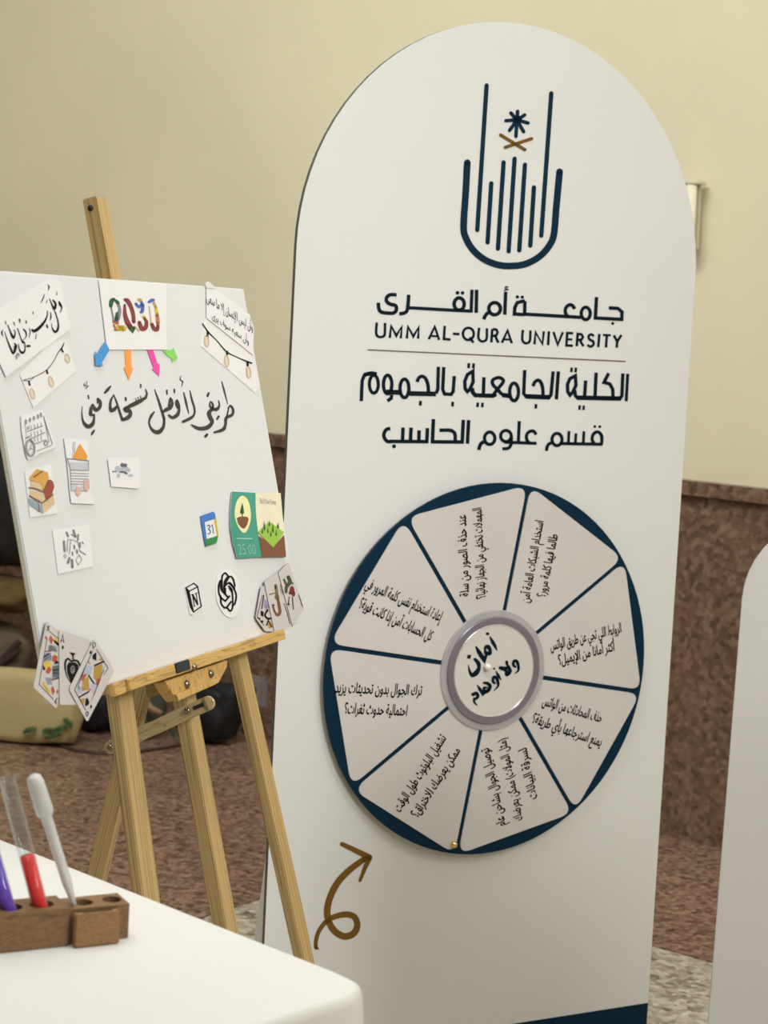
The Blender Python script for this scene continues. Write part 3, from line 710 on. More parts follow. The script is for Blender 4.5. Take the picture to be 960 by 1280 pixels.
strokes('digit_stroke', p2, O2, f3, YEL, [[(270, 575, 60), (335, 580, 55)], [(510, 235, 28), (535, 240, 30)], [(565, 440, 24), (590, 450, 24)], [(715, 330, 28), (735, 410, 30)]])
strokes('digit_stroke', p2, O2, f3, MAR, [smooth([(350, 235, 30), (380, 250, 44), (415, 310, 40), (445, 400, 38), (455, 500, 36)]), smooth([(345, 300, 24), (350, 420, 40), (385, 520, 50), (420, 560, 40)]),
        smooth([(520, 510, 36), (550, 580, 46), (595, 570, 44), (605, 500, 34), (580, 460, 24)]), smooth([(670, 530, 34), (700, 585, 40), (735, 590, 40), (745, 540, 30)])])
strokes('digit_stroke', p2, O2, f3, BLU, [smooth([(480, 285, 26), (515, 320, 30), (560, 300, 34), (555, 370, 34), (540, 385, 26)]), [(545, 260, 26), (555, 300, 30)], smooth([(635, 265, 24), (665, 245, 34), (690, 240, 28)])])
strokes('digit_stroke', p2, O2, f3, TAN, [smooth([(695, 270, 26), (715, 320, 26)]), [(640, 320, 10), (655, 450, 12), (660, 520, 14)], [(220, 600, 16), (340, 603, 16)], [(470, 560, 12), (515, 610, 14)]])
# arrows
f4 = (100, 230, 5.12)
for pts, c, lab, off in [([(162, 1008), (184, 1046), (188, 1064), (140, 1145), (150, 1166), (102, 1162), (97, 1070), (112, 1090)], (0.045, 0.27, 0.62), 'blue paper arrow, leftmost of the four under the number 2030', L1 + .001),
                    ([(288, 1060), (328, 1060), (330, 1175), (342, 1178), (313, 1252), (280, 1172), (293, 1172)], (0.95, 0.30, 0.06), 'orange paper arrow pointing down under the number 2030', L1 - .001),
                    ([(430, 1060), (468, 1060), (497, 1150), (510, 1152), (508, 1228), (460, 1185), (473, 1180)], (0.78, 0.06, 0.36), 'magenta paper arrow pointing down under the number 2030', L1 - .001),
                    ([(525, 1058), (590, 1062), (600, 1045), (626, 1118), (590, 1142), (590, 1120), (560, 1100)], (0.24, 0.62, 0.12), 'green paper arrow, rightmost of the four under the number 2030', L1 - .001)]:
    cutout('paper_arrow', pts, off, lab, 'arrow', fr=f4, m=flat('paper ' + lab[:6], c), group='coloured paper arrows')
# top right papers
f5 = (230, 340, 8.533)
pb2 = cutout('bulb_garland_paper', [(235, 492), (180, 790), (760, 1290), (810, 1200), (790, 1090), (735, 850)], L1 - .0014, 'white strip with a drawn string of bulbs, upper right of the canvas', 'paper', fr=f5)
ik = Ink(CV, L1 - .0009, f5)
ik.line(smooth([(200, 550, 10), (260, 640, 14), (350, 730, 9), (455, 850, 14), (560, 905, 9), (650, 945, 14), (720, 972, 18)]))
for a, b in [((255, 640), (250, 690)), ((460, 840), (460, 885)), ((678, 955), (680, 1005))]: ik.line([a, b], 24, cap=False)
ik.build('drawn_cable', M['inkblack'], pb2)
for x, y in ((242, 735), (455, 950), (690, 1070)): Ink(CV, L1 - .0012, f5).disc(x, y, 20, 55).build('bulb_tint', PNK2, pb2); Ink(CV, L1 - .0009, f5).oval(x, y, 22, 60, 12, rot=-0.08).build('drawn_bulb', BULB, pb2)
pc2 = cutout('lettered_paper', [(242, 165), (310, 160), (700, 455), (745, 600), (738, 885), (242, 490)], L1, 'white paper strip with two rows of small script at the canvas top right corner', 'paper', fr=f5)
textobj('lettering', CV, L1 + .0005, [(shape('وأن ليس للإنسان إلا ما سعى'), (258, 371.5), (316, 409.5), 0.019), (shape('وأن سعيه سوف يرى'), (265, 394), (311, 427), 0.015)], M['inkblack'], pc2, bold=0.0, res=2)
cutout('folded_tape', [(225, 115), (262, 100), (320, 150), (330, 175), (245, 172)], L1 + .001, 'small cream tab of tape folded over the top edge of the canvas', 'tape', fr=f5, m=M['cloth'])
# calendar sketch
f6 = (20, 505, 16)
pk = cutout('planner_sketch', [(100, 240), (520, 120), (600, 300), (800, 860), (440, 1010), (245, 1120), (190, 960), (120, 560)], L1, 'cutout sketch of a spiral calendar with a small clock, left side of the canvas', 'paper', fr=f6)
ik = Ink(CV, L1 + .0005, f6)
for x, y in ((200, 360), (280, 320), (360, 285), (440, 255), (500, 220)): ik.line(smooth([(x - 20, y + 20, 14), (x - 5, y - 40, 18), (x + 15, y, 16), (x, y + 40, 20)]))
ik.line([(175, 380), (210, 640)], 8); ik.line([(550, 240), (730, 800), (680, 840), (420, 940)], 14); ik.line([(560, 260), (660, 760)], 14)
for a, b in (((230, 550), (530, 440)), ((280, 700), (580, 570)), ((380, 800), (600, 715))): ik.line([a, b], 18)
for x in (320, 390, 450, 520):
    for y in (440, 580, 700): ik.line([(x - 20, y - (x - 300) * .3), (x - 10, y + 80 - (x - 300) * .3)], 12)
for y in (460, 495): ik.line([(215, y + 10), (265, y - 10)], 18)
ik.oval(600, 785, 32, 42, 24); ik.oval(285, 880, 92, 165, 26, rot=-0.1); ik.oval(285, 880, 62, 135, 8, rot=-0.1)
ik.line([(255, 940), (290, 880), (300, 800)], 14); ik.line([(290, 880), (330, 910)], 14); ik.line([(200, 680), (270, 650)], 30)
ik.build('pencil_drawing', GRY, pk)
# books picture
f7 = (25, 575, 17.07)
pk = cutout('book_stack_picture', [(100, 240), (660, 90), (800, 1140), (215, 1230)], L1 - .001, 'small cutout picture of three stacked old books, left side of the canvas', 'paper', fr=f7)
def fills(name, parent, off, fr, m, polys):
    k = Ink(CV, off, fr)
    for q in polys: k.fill(q)
    return k.build(name, m, parent)
OB = L1 - .0004
fills('pages', pk, OB, f7, flat('book page', (0.62, 0.47, 0.28)), [[(230, 450), (460, 520), (490, 640), (230, 570)], [(215, 640), (505, 700), (560, 840), (520, 900), (215, 770)], [(470, 930), (710, 740), (750, 930), (500, 1140), (460, 1100)]])
fills('yellow_cover', pk, OB + .0002, f7, flat('book yellow', (0.62, 0.33, 0.07)), [[(360, 190), (590, 260), (620, 380), (500, 640), (460, 500), (210, 430), (200, 380)]])
fills('red_cover', pk, OB + .0004, f7, flat('book red', (0.30, 0.06, 0.045)), [[(500, 660), (630, 410), (700, 450), (735, 560), (690, 720), (560, 860), (520, 720)]])
fills('blue_cover', pk, OB + .0002, f7, flat('book blue', (0.26, 0.34, 0.38)), [[(180, 810), (400, 900), (430, 1110), (200, 950)], [(440, 930), (480, 950), (500, 1140), (440, 1110)]])
k_ = Ink(CV, OB + .0006, f7); k_.line([(300, 360), (480, 240)], 26); k_.line([(190, 590), (340, 620), (500, 680), (620, 430)], 26); k_.line([(205, 760), (330, 840), (470, 920), (560, 860), (710, 730)], 26); k_.line([(400, 920), (420, 1100)], 20)
k_.build('outline', BRN, pk)
# laptop strip
f8 = (75, 540, 12.8)
pk = cutout('illustrated_strip', [(65, 100), (445, 125), (470, 600), (500, 960), (565, 1155), (185, 1140), (160, 960), (120, 500)], L1, 'narrow paper strip with an orange triangle above printed grey lines, on the canvas', 'paper', fr=f8)
O8 = L1 + .0005
fills('orange_triangle', pk, O8, f8, flat('orange triangle', (0.72, 0.30, 0.05)), [[(318, 185), (440, 380), (425, 450), (195, 420)]])
k_ = Ink(CV, O8, f8)
k_.line([(120, 425), (455, 460)], 16); k_.line([(125, 440), (165, 600), (180, 940), (430, 945)], 10); k_.line([(455, 470), (460, 620)], 10); k_.line([(215, 160), (205, 380)], 6); k_.line([(245, 160), (230, 330)], 6)
for y in (610, 660, 700, 745, 790, 830): k_.line([(175, y), (460, y + 8)], 11)
k_.build('printed_lines', GRY, pk)
fills('hands', pk, O8 + .0003, f8, PNK, [[(385, 770), (470, 770), (475, 900), (430, 950), (380, 900)], [(280, 860), (330, 900), (330, 1000), (280, 1030), (240, 960)]])
fills('screen', pk, O8 - .0002, f8, flat('pale blue grey print', (0.50, 0.52, 0.58)), [[(150, 480), (450, 490), (455, 610), (175, 600)], [(190, 840), (270, 850), (250, 930), (200, 920)], [(330, 860), (390, 860), (430, 940), (330, 930)]])
# cloud
f9 = (130, 565, 19.2)
pk = cutout('cloud_picture', [(95, 180), (120, 140), (850, 120), (870, 850), (780, 880), (180, 830)], L1, 'small white cutout with a blue grey rain cloud, near the middle of the canvas', 'paper', fr=f9)
k_ = Ink(CV, L1 + .0005, f9); k_.disc(440, 310, 42, 52); k_.disc(510, 320, 50, 48); k_.line([(385, 475, 40), (480, 480, 44), (540, 510, 50)]); k_.line([(210, 470, 26), (290, 470, 24)]); k_.build('cloud_shade', flat('slate cloud', (0.11, 0.13, 0.19)), pk)
k_ = Ink(CV, L1 + .0003, f9); k_.disc(330, 400, 72, 68); k_.disc(500, 410, 105, 66); k_.disc(590, 430, 45, 50); k_.disc(350, 560, 42, 52); k_.disc(640, 560, 60, 30); k_.build('cloud', flat('pale cloud', (0.42, 0.45, 0.52)), pk)
# craft supplies sketch
f10 = (60, 650, 16)
pk = cutout('stationery_sketch', [(90, 205), (830, 90), (900, 925), (205, 1085)], L1 - .001, 'square cutout with a grey sketch of scattered stationery, lower left of the canvas', 'paper', fr=f10)
k_ = Ink(CV, L1 - .0005, f10)
for a, b, w_ in [((375, 250), (405, 325), 38), ((510, 210), (550, 330), 44), ((605, 290), (600, 400), 34), ((640, 460), (635, 540), 40), ((528, 510), (530, 570), 34), ((580, 600), (585, 660), 34), ((488, 640), (495, 700), 30), ((430, 760), (400, 860), 44), ((480, 800), (490, 940), 50), ((320, 430), (335, 620), 44)]:
    k_.line([a, b], w_)
k_.line([(395, 390), (385, 640)], 14); k_.line([(455, 390), (430, 680)], 14); k_.line([(400, 385), (520, 405), (600, 440), (640, 620)], 12); k_.line([(620, 690), (680, 790), (605, 900), (560, 800), (620, 690)], 12); k_.oval(342, 720, 20, 34, 14); k_.line([(640, 620), (750, 690)], 22); k_.line([(470, 290), (560, 340)], 20); k_.line([(690, 440), (710, 470)], 24)
k_.build('pencil_drawing', GRY, pk)
# calendar 31
f11 = (220, 590, 6.4)
pk = cutout('calendar_icon_cutout', [(197, 352), (298, 316), (312, 330), (340, 500), (325, 568), (240, 596), (230, 560)], L1, 'small calendar icon cutout reading 31 with blue, yellow and green sides', 'sticker', fr=f11, m=flat('icon blue', (0.05, 0.17, 0.52)))
OK_ = L1 + .0004
fills('icon_face', pk, OK_, f11, M['paper'], [[(230, 402), (302, 378), (325, 512), (246, 536)]])
fills('icon_yellow', pk, OK_, f11, YEL, [[(302, 378), (322, 372), (340, 505), (325, 512)]])
fills('icon_green', pk, OK_, f11, flat('icon green', (0.02, 0.22, 0.06)), [[(232, 540), (246, 536), (325, 512), (340, 505), (325, 568), (240, 596)]])
k_ = Ink(CV, OK_ + .0003, f11); k_.line(smooth([(250, 432, 8), (264, 424, 8), (271, 440, 8), (260, 458, 8), (274, 468, 8), (272, 490, 8), (256, 494, 8)])); k_.line([(282, 432), (292, 422), (300, 490)], 7); k_.build('numeral', flat('icon numeral', (0.07, 0.12, 0.30)), pk)
# tree planting card
f12 = (280, 605, 11.294)
pk = cutout('forest_card', [(115, 105), (440, 125), (800, 128), (878, 1028), (540, 1030), (185, 1050), (125, 830), (92, 620), (92, 380)], L1 + .001, 'glossy teal and cream card with a potted pine and small trees, on the canvas', 'card', fr=f12, m=flat('card cream', (0.80, 0.74, 0.56)), edge=M['paper'])
OC = L1 + .0016
fills('teal_half', pk, OC, f12, flat('teal', (0.05, 0.30, 0.22)), [[(115, 105), (445, 125), (450, 400), (480, 680), (540, 1030), (185, 1050), (125, 830), (92, 620), (92, 380)]])
k_ = Ink(CV, OC + .0003, f12); k_.fill([(150, 380), (175, 260), (220, 185), (265, 165), (320, 200), (360, 290), (380, 420), (370, 540), (330, 650), (285, 692), (230, 650), (180, 560), (152, 460)], sm=True); k_.build('oval', flat('pale yellow', (0.80, 0.76, 0.42)), pk)
fills('soil', pk, OC + .0006, f12, flat('soil brown', (0.19, 0.07, 0.035)), [[(180, 480), (230, 458), (320, 460), (350, 490), (330, 570), (290, 630), (250, 620), (200, 560)], [(490, 730), (700, 880), (850, 720), (878, 1028), (540, 1030)]])
fills('grass', pk, OC + .0006, f12, flat('grass green', (0.30, 0.50, 0.06)), [[(475, 680), (640, 530), (850, 680), (700, 900)]])
k_ = Ink(CV, OC + .0009, f12)
for x, y, h_, w_ in ((572, 590, 130, 26), (640, 555, 80, 26), (690, 620, 130, 26), (765, 590, 80, 30), (543, 660, 80, 24), (620, 650, 80, 22), (662, 700, 80, 22), (738, 690, 80, 24)):
    k_.fill([(x, y - h_ * .6), (x + w_ / 2, y + h_ * .4), (x - w_ / 2, y + h_ * .4)]); k_.line([(x, y + h_ * .4), (x + 1, y + h_ * .55)], 6)
k_.fill([(260, 265), (275, 330), (285, 410), (260, 425), (228, 410), (242, 330)]); k_.line([(260, 410), (262, 460)], 10)
k_.build('trees', DGR, pk)
WHT = flat('pale teal print', (0.32, 0.58, 0.50))
k_ = Ink(CV, OC + .0005, f12)
k_.line([(185, 768), (395, 772)], 16)
k_.build('small_print', WHT, pk)
textobj('lettering', CV, OC + .0005, [('25:00', (298, 686.5), (319.5, 686.5), 0.022)], WHT, pk, bold=-0.016, res=2, mid=0.35)
textobj('lettering', CV, OC + .0005, [('Build Your Forest', (325.5, 626), (345, 628), 0.011)], GRY, pk, bold=0, res=2, mid=0.3)
# letter N cube sticker and knot sticker
f13 = (225, 700, 11.294)
pk = cutout('letter_cube_sticker', [(70, 380), (195, 305), (265, 370), (325, 660), (180, 780), (140, 760), (90, 500)], L1 - .001, 'small white sticker of a black outlined cube with the letter N, bottom of the canvas', 'sticker', fr=f13)
k_ = Ink(CV, L1 - .0005, f13)
k_.line([(85, 392), (195, 328), (250, 372), (302, 655), (192, 735), (150, 660), (85, 392)], 17); k_.line([(90, 400), (130, 440), (250, 378)], 17)
k_.fill([(85, 395), (135, 440), (200, 735), (150, 665)])
k_.line([(178, 490), (205, 650)], 12); k_.line([(178, 490), (250, 625)], 24); k_.line([(228, 470), (252, 625)], 12); k_.line([(160, 492), (195, 482)], 10); k_.line([(215, 472), (243, 462)], 10); k_.line([(192, 658), (218, 645)], 10)
k_.build('outline', M['inkblack'], pk)
pk = cutout('knot_sticker', [(505, 400), (520, 250), (570, 150), (640, 120), (740, 150), (820, 260), (845, 420), (850, 600), (820, 760), (730, 825), (640, 790), (560, 680), (512, 540)], L1 - .001, 'oval white sticker with a black six-looped interlaced knot, bottom right of the canvas', 'sticker', rnd=0.012, fr=f13)
k_ = Ink(CV, L1 - .0005, f13); KW = 25
for pts in [[(600, 440), (592, 300), (600, 220), (640, 185), (680, 225)], [(640, 330), (700, 235), (750, 265), (775, 370)], [(630, 370), (700, 320), (760, 400), (795, 500), (780, 600), (755, 640)],
            [(690, 370), (735, 430), (745, 600), (740, 680), (710, 720), (665, 670)], [(570, 290), (548, 360), (550, 460), (580, 530), (640, 580)], [(575, 510), (582, 610), (625, 670), (660, 665), (720, 590)],
            [(640, 580), (700, 510)], [(590, 300), (575, 380), (600, 440), (680, 525)], [(628, 460), (630, 310), (680, 235)], [(735, 450), (700, 400)], [(690, 320), (770, 400)], [(640, 400), (640, 480)]]:
    k_.line(smooth([(x, y, KW) for x, y in pts]))
k_.build('knot', M['inkblack'], pk)
# playing cards, lower left
f14 = (40, 775, 11.13)
def pcard(pts, off, label, fr):
    return cutout('playing_card', pts, off, label, 'playing card', rnd=0.004, fr=fr, m=M['card'], th=0.0004, edge=M['card_edge'], group='playing cards on the canvas corners')
K = pcard([(200, 15), (500, 250), (345, 1240), (15, 935)], 0.0045, 'king of diamonds card, leftmost of the three at the lower left canvas corner', f14)
cK = 0.0048
k_ = Ink(CV, cK, f14); k_.line([(180, 440), (265, 430)], 12); k_.line([(210, 260), (150, 600), (100, 895), (300, 1105)], 8); k_.line([(250, 165), (385, 270)], 8); k_.fill([(300, 270), (385, 330), (380, 380), (310, 310)])
k_.fill([(275, 820), (380, 800), (378, 815), (278, 840)]); k_.fill([(155, 620), (190, 690), (150, 700)]); k_.fill([(340, 560), (385, 600), (300, 620)]); k_.fill([(150, 890), (200, 950), (240, 1010), (170, 920)]); k_.line([(240, 85), (210, 150)], 12); k_.line([(215, 80), (225, 120), (240, 150)], 10); k_.line([(310, 1150), (350, 1090)], 12); k_.line([(330, 1120), (340, 1170)], 10)
k_.line([(165, 520), (230, 470)], 16); k_.line([(170, 560), (235, 510)], 10); k_.line([(300, 700), (370, 690)], 14); k_.line([(300, 740), (370, 735)], 10)
k_.build('card_outline', M['inkblack'], K)
k_ = Ink(CV, cK - .0001, f14)
k_.fill([(262, 210), (298, 275), (268, 345), (232, 265)]); k_.fill([(290, 910), (318, 990), (290, 1050), (262, 960)]); k_.fill([(195, 215), (212, 245), (195, 280), (178, 240)]); k_.fill([(355, 960), (372, 1000), (350, 1035), (338, 990)])
k_.fill([(320, 480), (360, 510), (345, 600), (275, 570), (280, 510)]); k_.fill([(230, 640), (275, 690), (240, 750), (185, 730)])
k_.build('red_marks', flat('card red', (0.42, 0.07, 0.05)), K)
fills('gold_marks', K, cK - .0002, f14, YEL, [[(310, 240), (385, 280), (385, 400), (310, 300)], [(130, 880), (170, 860), (260, 1000), (240, 1040)], [(160, 600), (230, 560), (280, 620), (240, 700), (170, 690)]])
fills('blue_marks', K, cK - .0003, f14, flat('card grey blue', (0.25, 0.27, 0.36)), [[(170, 470), (265, 450), (270, 560), (165, 620)], [(280, 640), (375, 620), (375, 800), (280, 810)], [(180, 800), (270, 800), (280, 900), (210, 900)], [(230, 350), (350, 360), (350, 450), (220, 420)]])
A_ = pcard([(375, 135), (800, 270), (790, 1180), (385, 1180)], 0.0056, 'ace of spades card, middle of the three at the lower left canvas corner', f14)
k_ = Ink(CV, 0.0060, f14)
k_.line([(402, 310), (428, 200), (445, 310)], 10); k_.line([(408, 280), (442, 280)], 8); k_.fill([(428, 345), (448, 385), (428, 410), (412, 385)])
k_.fill([(515, 445), (612, 465), (585, 490), (585, 560), (555, 560), (555, 490)])
k_.fill([(548, 880), (490, 740), (485, 640), (510, 590), (560, 590), (600, 585), (640, 620), (655, 690), (600, 790)])
k_.line(smooth([(548, 880, 8), (485, 780, 12), (462, 660, 22), (470, 570, 30), (505, 540, 26), (550, 575, 22), (600, 560, 26), (650, 590, 26), (675, 680, 22), (650, 760, 12), (548, 880, 8)]))
k_.build('spade', M['inkblack'], A_)
k_ = Ink(CV, 0.0063, f14); k_.oval(566, 690, 24, 50, 8); k_.line([(560, 670), (575, 710), (560, 720)], 6); k_.line([(560, 500), (566, 555)], 8); k_.build('spade_detail', LGR, A_)
f15 = (85, 795, 11.63)
Q = pcard([(382, 30), (680, 500), (280, 1255), (12, 770)], 0.0070, 'queen of spades card, rightmost of the three at the lower left canvas corner', f15)
cQ = 0.0074
k_ = Ink(CV, cQ, f15)
k_.line([(415, 190), (585, 470), (520, 560)], 8); k_.line([(360, 220), (95, 780), (260, 1080)], 8); k_.line([(390, 430), (520, 370)], 24); k_.line([(160, 890), (300, 810)], 22); k_.line([(300, 570), (380, 690)], 18)
k_.fill([(385, 250), (415, 240), (412, 355), (380, 340), (355, 330), (360, 280)]); k_.fill([(255, 910), (285, 900), (312, 960), (300, 1000), (250, 1025)])
k_.fill([(330, 205), (345, 235), (325, 265), (312, 240)]); k_.fill([(335, 990), (352, 1030), (332, 1060), (320, 1030)])
k_.oval(378, 128, 20, 36, 10); k_.line([(370, 160), (365, 185)], 10); k_.oval(280, 1130, 16, 32, 10); k_.line([(520, 490), (440, 680), (380, 860)], 8); k_.line([(240, 480), (150, 720), (170, 780)], 8)
k_.build('card_outline', M['inkblack'], Q)
k_ = Ink(CV, cQ - .0001, f15); k_.fill([(215, 560), (280, 550), (230, 640), (190, 650)]); k_.fill([(420, 620), (480, 620), (440, 720), (400, 700)]); k_.line([(440, 700), (340, 940)], 8); k_.line([(300, 800), (330, 770)], 14); k_.line([(300, 380), (320, 400)], 12); k_.build('red_marks', flat('card red', (0.42, 0.07, 0.05)), Q)
fills('gold_marks', Q, cQ - .0002, f15, flat('card gold', (0.40, 0.25, 0.05)), [[(380, 450), (500, 400), (490, 560), (430, 680), (370, 600)], [(210, 650), (300, 580), (310, 780), (200, 800)], [(440, 340), (490, 310), (500, 370)], [(170, 920), (240, 900), (240, 980), (210, 990)]])
fills('blue_marks', Q, cQ - .0003, f15, flat('card pale blue', (0.40, 0.42, 0.52)), [[(250, 430), (360, 440), (330, 560), (220, 560)], [(330, 700), (440, 720), (380, 860), (320, 780)], [(440, 440), (540, 430), (520, 540), (470, 560)], [(120, 720), (210, 740), (200, 840), (130, 820)]])
# playing cards, lower right
f16 = (300, 690, 9.6)
a1 = pcard([(250, 420), (410, 350), (470, 960), (300, 950), (185, 790)], 0.0042, 'court card with lilac marks, leftmost of the three at the lower right canvas corner', f16)
k_ = Ink(CV, 0.0046, f16); k_.line([(270, 520), (205, 770), (290, 880)], 6); k_.fill([(250, 700), (285, 720), (280, 780), (250, 760)]); k_.disc(265, 835, 16); k_.line(smooth([(330, 700, 24), (300, 760, 20), (340, 800, 26), (380, 790, 20)])); k_.line([(320, 880), (340, 820), (380, 900)], 14); k_.line([(215, 790), (240, 800)], 14); k_.line([(285, 520), (262, 680)], 12); k_.build('figure', M['inkblack'], a1)
fills('lilac_marks', a1, 0.0044, f16, flat('lilac', (0.33, 0.29, 0.44)), [[(290, 560), (340, 590), (330, 690), (280, 660)], [(300, 620), (350, 640), (340, 700), (300, 690)]])
fills('gold_marks', a1, 0.0045, f16, flat('card gold', (0.40, 0.25, 0.05)), [[(320, 830), (370, 830), (400, 900), (350, 920)]])
b1 = pcard([(290, 355), (460, 240), (640, 890), (420, 985)], 0.0055, 'card with a curved brown J, middle of the three at the lower right canvas corner', f16)
k_ = Ink(CV, 0.0060, f16); k_.line(smooth([(395, 640, 20), (420, 720, 22), (455, 755, 34), (480, 720, 36), (470, 640, 34), (455, 560, 30)])); k_.build('curved_letter', BRN, b1)
k_ = Ink(CV, 0.0058, f16); k_.line([(430, 400), (440, 470), (450, 560)], 36); k_.disc(445, 540, 28, 34); k_.line([(355, 510), (430, 490)], 14); k_.build('figure', flat('olive figure', (0.18, 0.15, 0.07)), b1)
k_ = Ink(CV, 0.0060, f16); k_.line([(530, 620), (565, 720), (600, 860)], 7); k_.line([(425, 410), (430, 440)], 14); k_.line([(395, 630), (410, 640)], 14); k_.build('small_print', M['inkblack'], b1)
c1_ = pcard([(585, 118), (768, 680), (635, 905), (460, 245)], 0.0068, 'card with a crimson figure, rightmost of the three at the lower right canvas corner', f16)
k_ = Ink(CV, 0.0074, f16); k_.line(smooth([(580, 300, 40), (600, 360, 44), (560, 420, 40), (555, 480, 30)])); k_.line([(530, 330), (560, 400)], 22); k_.line([(610, 350), (635, 380)], 16); k_.build('figure', flat('dark green figure', (0.05, 0.065, 0.025)), c1_)
k_ = Ink(CV, 0.0076, f16); k_.disc(625, 460, 28, 52); k_.disc(645, 500, 18, 34); k_.disc(600, 490, 14, 18); k_.build('red_coat', flat('dark crimson', (0.16, 0.008, 0.012)), c1_)
k_ = Ink(CV, 0.0075, f16); k_.line([(590, 540), (583, 630)], 9); k_.line([(630, 540), (642, 690)], 9); k_.line([(575, 625), (592, 632)], 14); k_.line([(705, 510), (735, 600), (755, 660)], 7); k_.line([(490, 390), (500, 460), (515, 500)], 7); k_.build('small_print', M['inkblack'], c1_)

# ------------------------------------------------------------------ the easel
def floor_ext(p, d):
    p = Vector(p); d = Vector(d).normalized(); return p + d * (-(p.z) / d.z)
mast_off = -0.0195
u_m = (CV.uv((133, 300), mast_off).x + CV.uv((262, 1015), mast_off).x) / 2
mt_v = CV.uv((125, 247), mast_off).y
ez_t = CV.px((118.5, 248), mast_off - 0.0105)
easel = empty('wooden_easel', Vector((ez_t.x, ez_t.y, 0)))
tag(easel, 'light pine tripod easel holding the white canvas', 'easel')
mb = CV.px((281, 1135), mast_off - 0.009)
mfoot = CV.px((300, 1240), mast_off - 0.009)
m_low = CV.px((280, 1150), mast_off - 0.0105)
u_m = (ez_t - CV.O).dot(CV.a) * 0.5 + (m_low - CV.O).dot(CV.a) * 0.5
mast = bar('mast', m_low + (m_low - ez_t).normalized() * 0.12, ez_t, 0.031, 0.021, CV.a, M['pine'], easel)
# groove strips on the mast front, a dark disc painted in for the screw hole at its top
lathe('screw_hole_disc', [(0, 0.0), (0.0042, 0), (0.0042, 0.001), (0, 0.0014)], M['blackhole'], easel, frame_mat(CV.px((109, 261), 0) * 0 + (ez_t - CV.b * 0.014 - CV.a * 0.0151), -CV.a, CV.b), 12)
l0 = CV.px((149, 868), mast_off - .009); l1 = CV.px((182.5, 1119), mast_off - .009)
r0 = CV.px((297.5, 823), mast_off - .009); r1 = CV.px((379.5, 1197), mast_off - .009)
for n_, (q0, q1, w_) in enumerate(((l0, l1, 0.040), (r0, r1, 0.032))):
    d = q1 - q0
    lg = bar('leg', floor_ext(q0, d), q0 - d * (0.30 if n_ == 0 else 0.30), w_, 0.016, CV.a, M['pine'], easel)
    lg['label'] = 'front left leg' if n_ == 0 else 'front right leg'
# rear leg in the vertical plane of the mast
RP = Plane(CV.at(u_m, 0), CV.n, CV.b)          # plane spanned by n and b, normal along a
rq0 = RP.px((176, 868)); rq1 = RP.px((122, 1093))
rd = (rq1 - rq0)
rl = bar('leg', floor_ext(rq0, rd), RP.px((206, 742)), 0.024, 0.018, CV.n, M['pine'], easel); rl['label'] = 'hinged rear leg'
# adjusting strut
SPL = Plane(CV.at(u_m - 0.0215, 0), CV.n, CV.b)
sa = SPL.px((139, 934)); sb = SPL.px((260, 879))
bar('adjusting_strut', sa, sb, 0.019, 0.005, SPL.b, M['pine_strut'], easel, 0.001)
def bolt(plane_n, c, r, name='bolt', m=None, parent=None):
    return lathe(name, [(0, 0), (r, 0), (r, r * 0.4), (r * 0.6, r * 0.8), (0, r * 0.9)], m or M['steel'], parent or easel, frame_mat(c, plane_n, (0, 0, 1)), 16)
na = -CV.a
bolt(na, SPL.px((235.5, 888)) + na * 0.003, 0.0045)
bolt(na, SPL.px((140, 934)) + na * 0.003, 0.0045)
for q_ in (sa, sb): lathe('strut_end', [(0, -.0025), (.0094, -.0025), (.0094, .0025), (0, .0025)], M['pine_strut'], easel, frame_mat(q_, CV.a, CV.b), 20, smooth=False)
o = bar('slot', SPL.px((243, 885)) + na * 0.0029, SPL.px((256, 879.5)) + na * 0.0029, 0.005, 0.001, SPL.b, M['blackhole'], easel, 0)
# tray
def cb(name, u0, u1, v0, v1, n0, n1, m, bevel=0.001, parent=easel):
    return bar(name, CV.at(u0, (v0 + v1) / 2, (n0 + n1) / 2), CV.at(u1, (v0 + v1) / 2, (n0 + n1) / 2), n1 - n0, v1 - v0, CV.n, m, parent, bevel)
FT = 0.016
A = CV.uv((141, 856), FT); B = CV.uv((352, 784), FT); C_ = CV.uv((156, 866), FT)
vt = cv0 + 0.0025
cb('tray_board', A.x, B.x, cv0 - 0.010, cv0 - 0.0002, -0.018, FT - 0.004, M['pine_tray'])
cb('tray_lip', CV.uv((158, 860), FT).x, B.x, cv0 - 0.012, vt, FT - 0.0035, FT + 0.004, M['pine_tray'])
cb('tray_end_block', A.x - 0.004, CV.uv((155, 860), FT).x, cv0 - 0.013, vt, FT - 0.004, FT + 0.003, M['pine_tray'])
cb('tray_clip', CV.uv((217, 845), FT).x, CV.uv((234, 838), FT).x, cv0 - 0.010, vt + .001, FT + 0.003, FT + 0.006, M['iron'])
# clamp block below the tray
kb = [CV.px(p, FT - 0.002) for p in ((206, 852), (285, 825), (284, 834), (274, 853), (223, 876), (216, 868))]
prism('clamp_block', kb, CV.n, 0.018, M['pine_tray'], easel, bevel=0.001)
kb2 = [CV.px(p, FT + 0.001) for p in ((212, 860), (281, 836), (284, 830), (208, 854))]
prism('clamp_rail', [CV.px(p, FT + 0.004) for p in ((220, 868), (275, 846), (271, 855), (223, 876.5))], CV.n, 0.007, M['pine_tray'], easel, bevel=0.001)
cb('rear_clamp', CV.uv((196, 862), -0.03).x, CV.uv((212, 858), -0.03).x, cv0 - 0.040, cv0 - 0.012, -0.05, -0.0455, M['pine_strut'])
for p in ((232.5, 855.5), (262.5, 842.5)): bolt(CV.n, CV.px(p, FT - 0.0025), 0.0055)
bolt(CV.n, CV.px((242, 834), FT + .0035), 0.005)

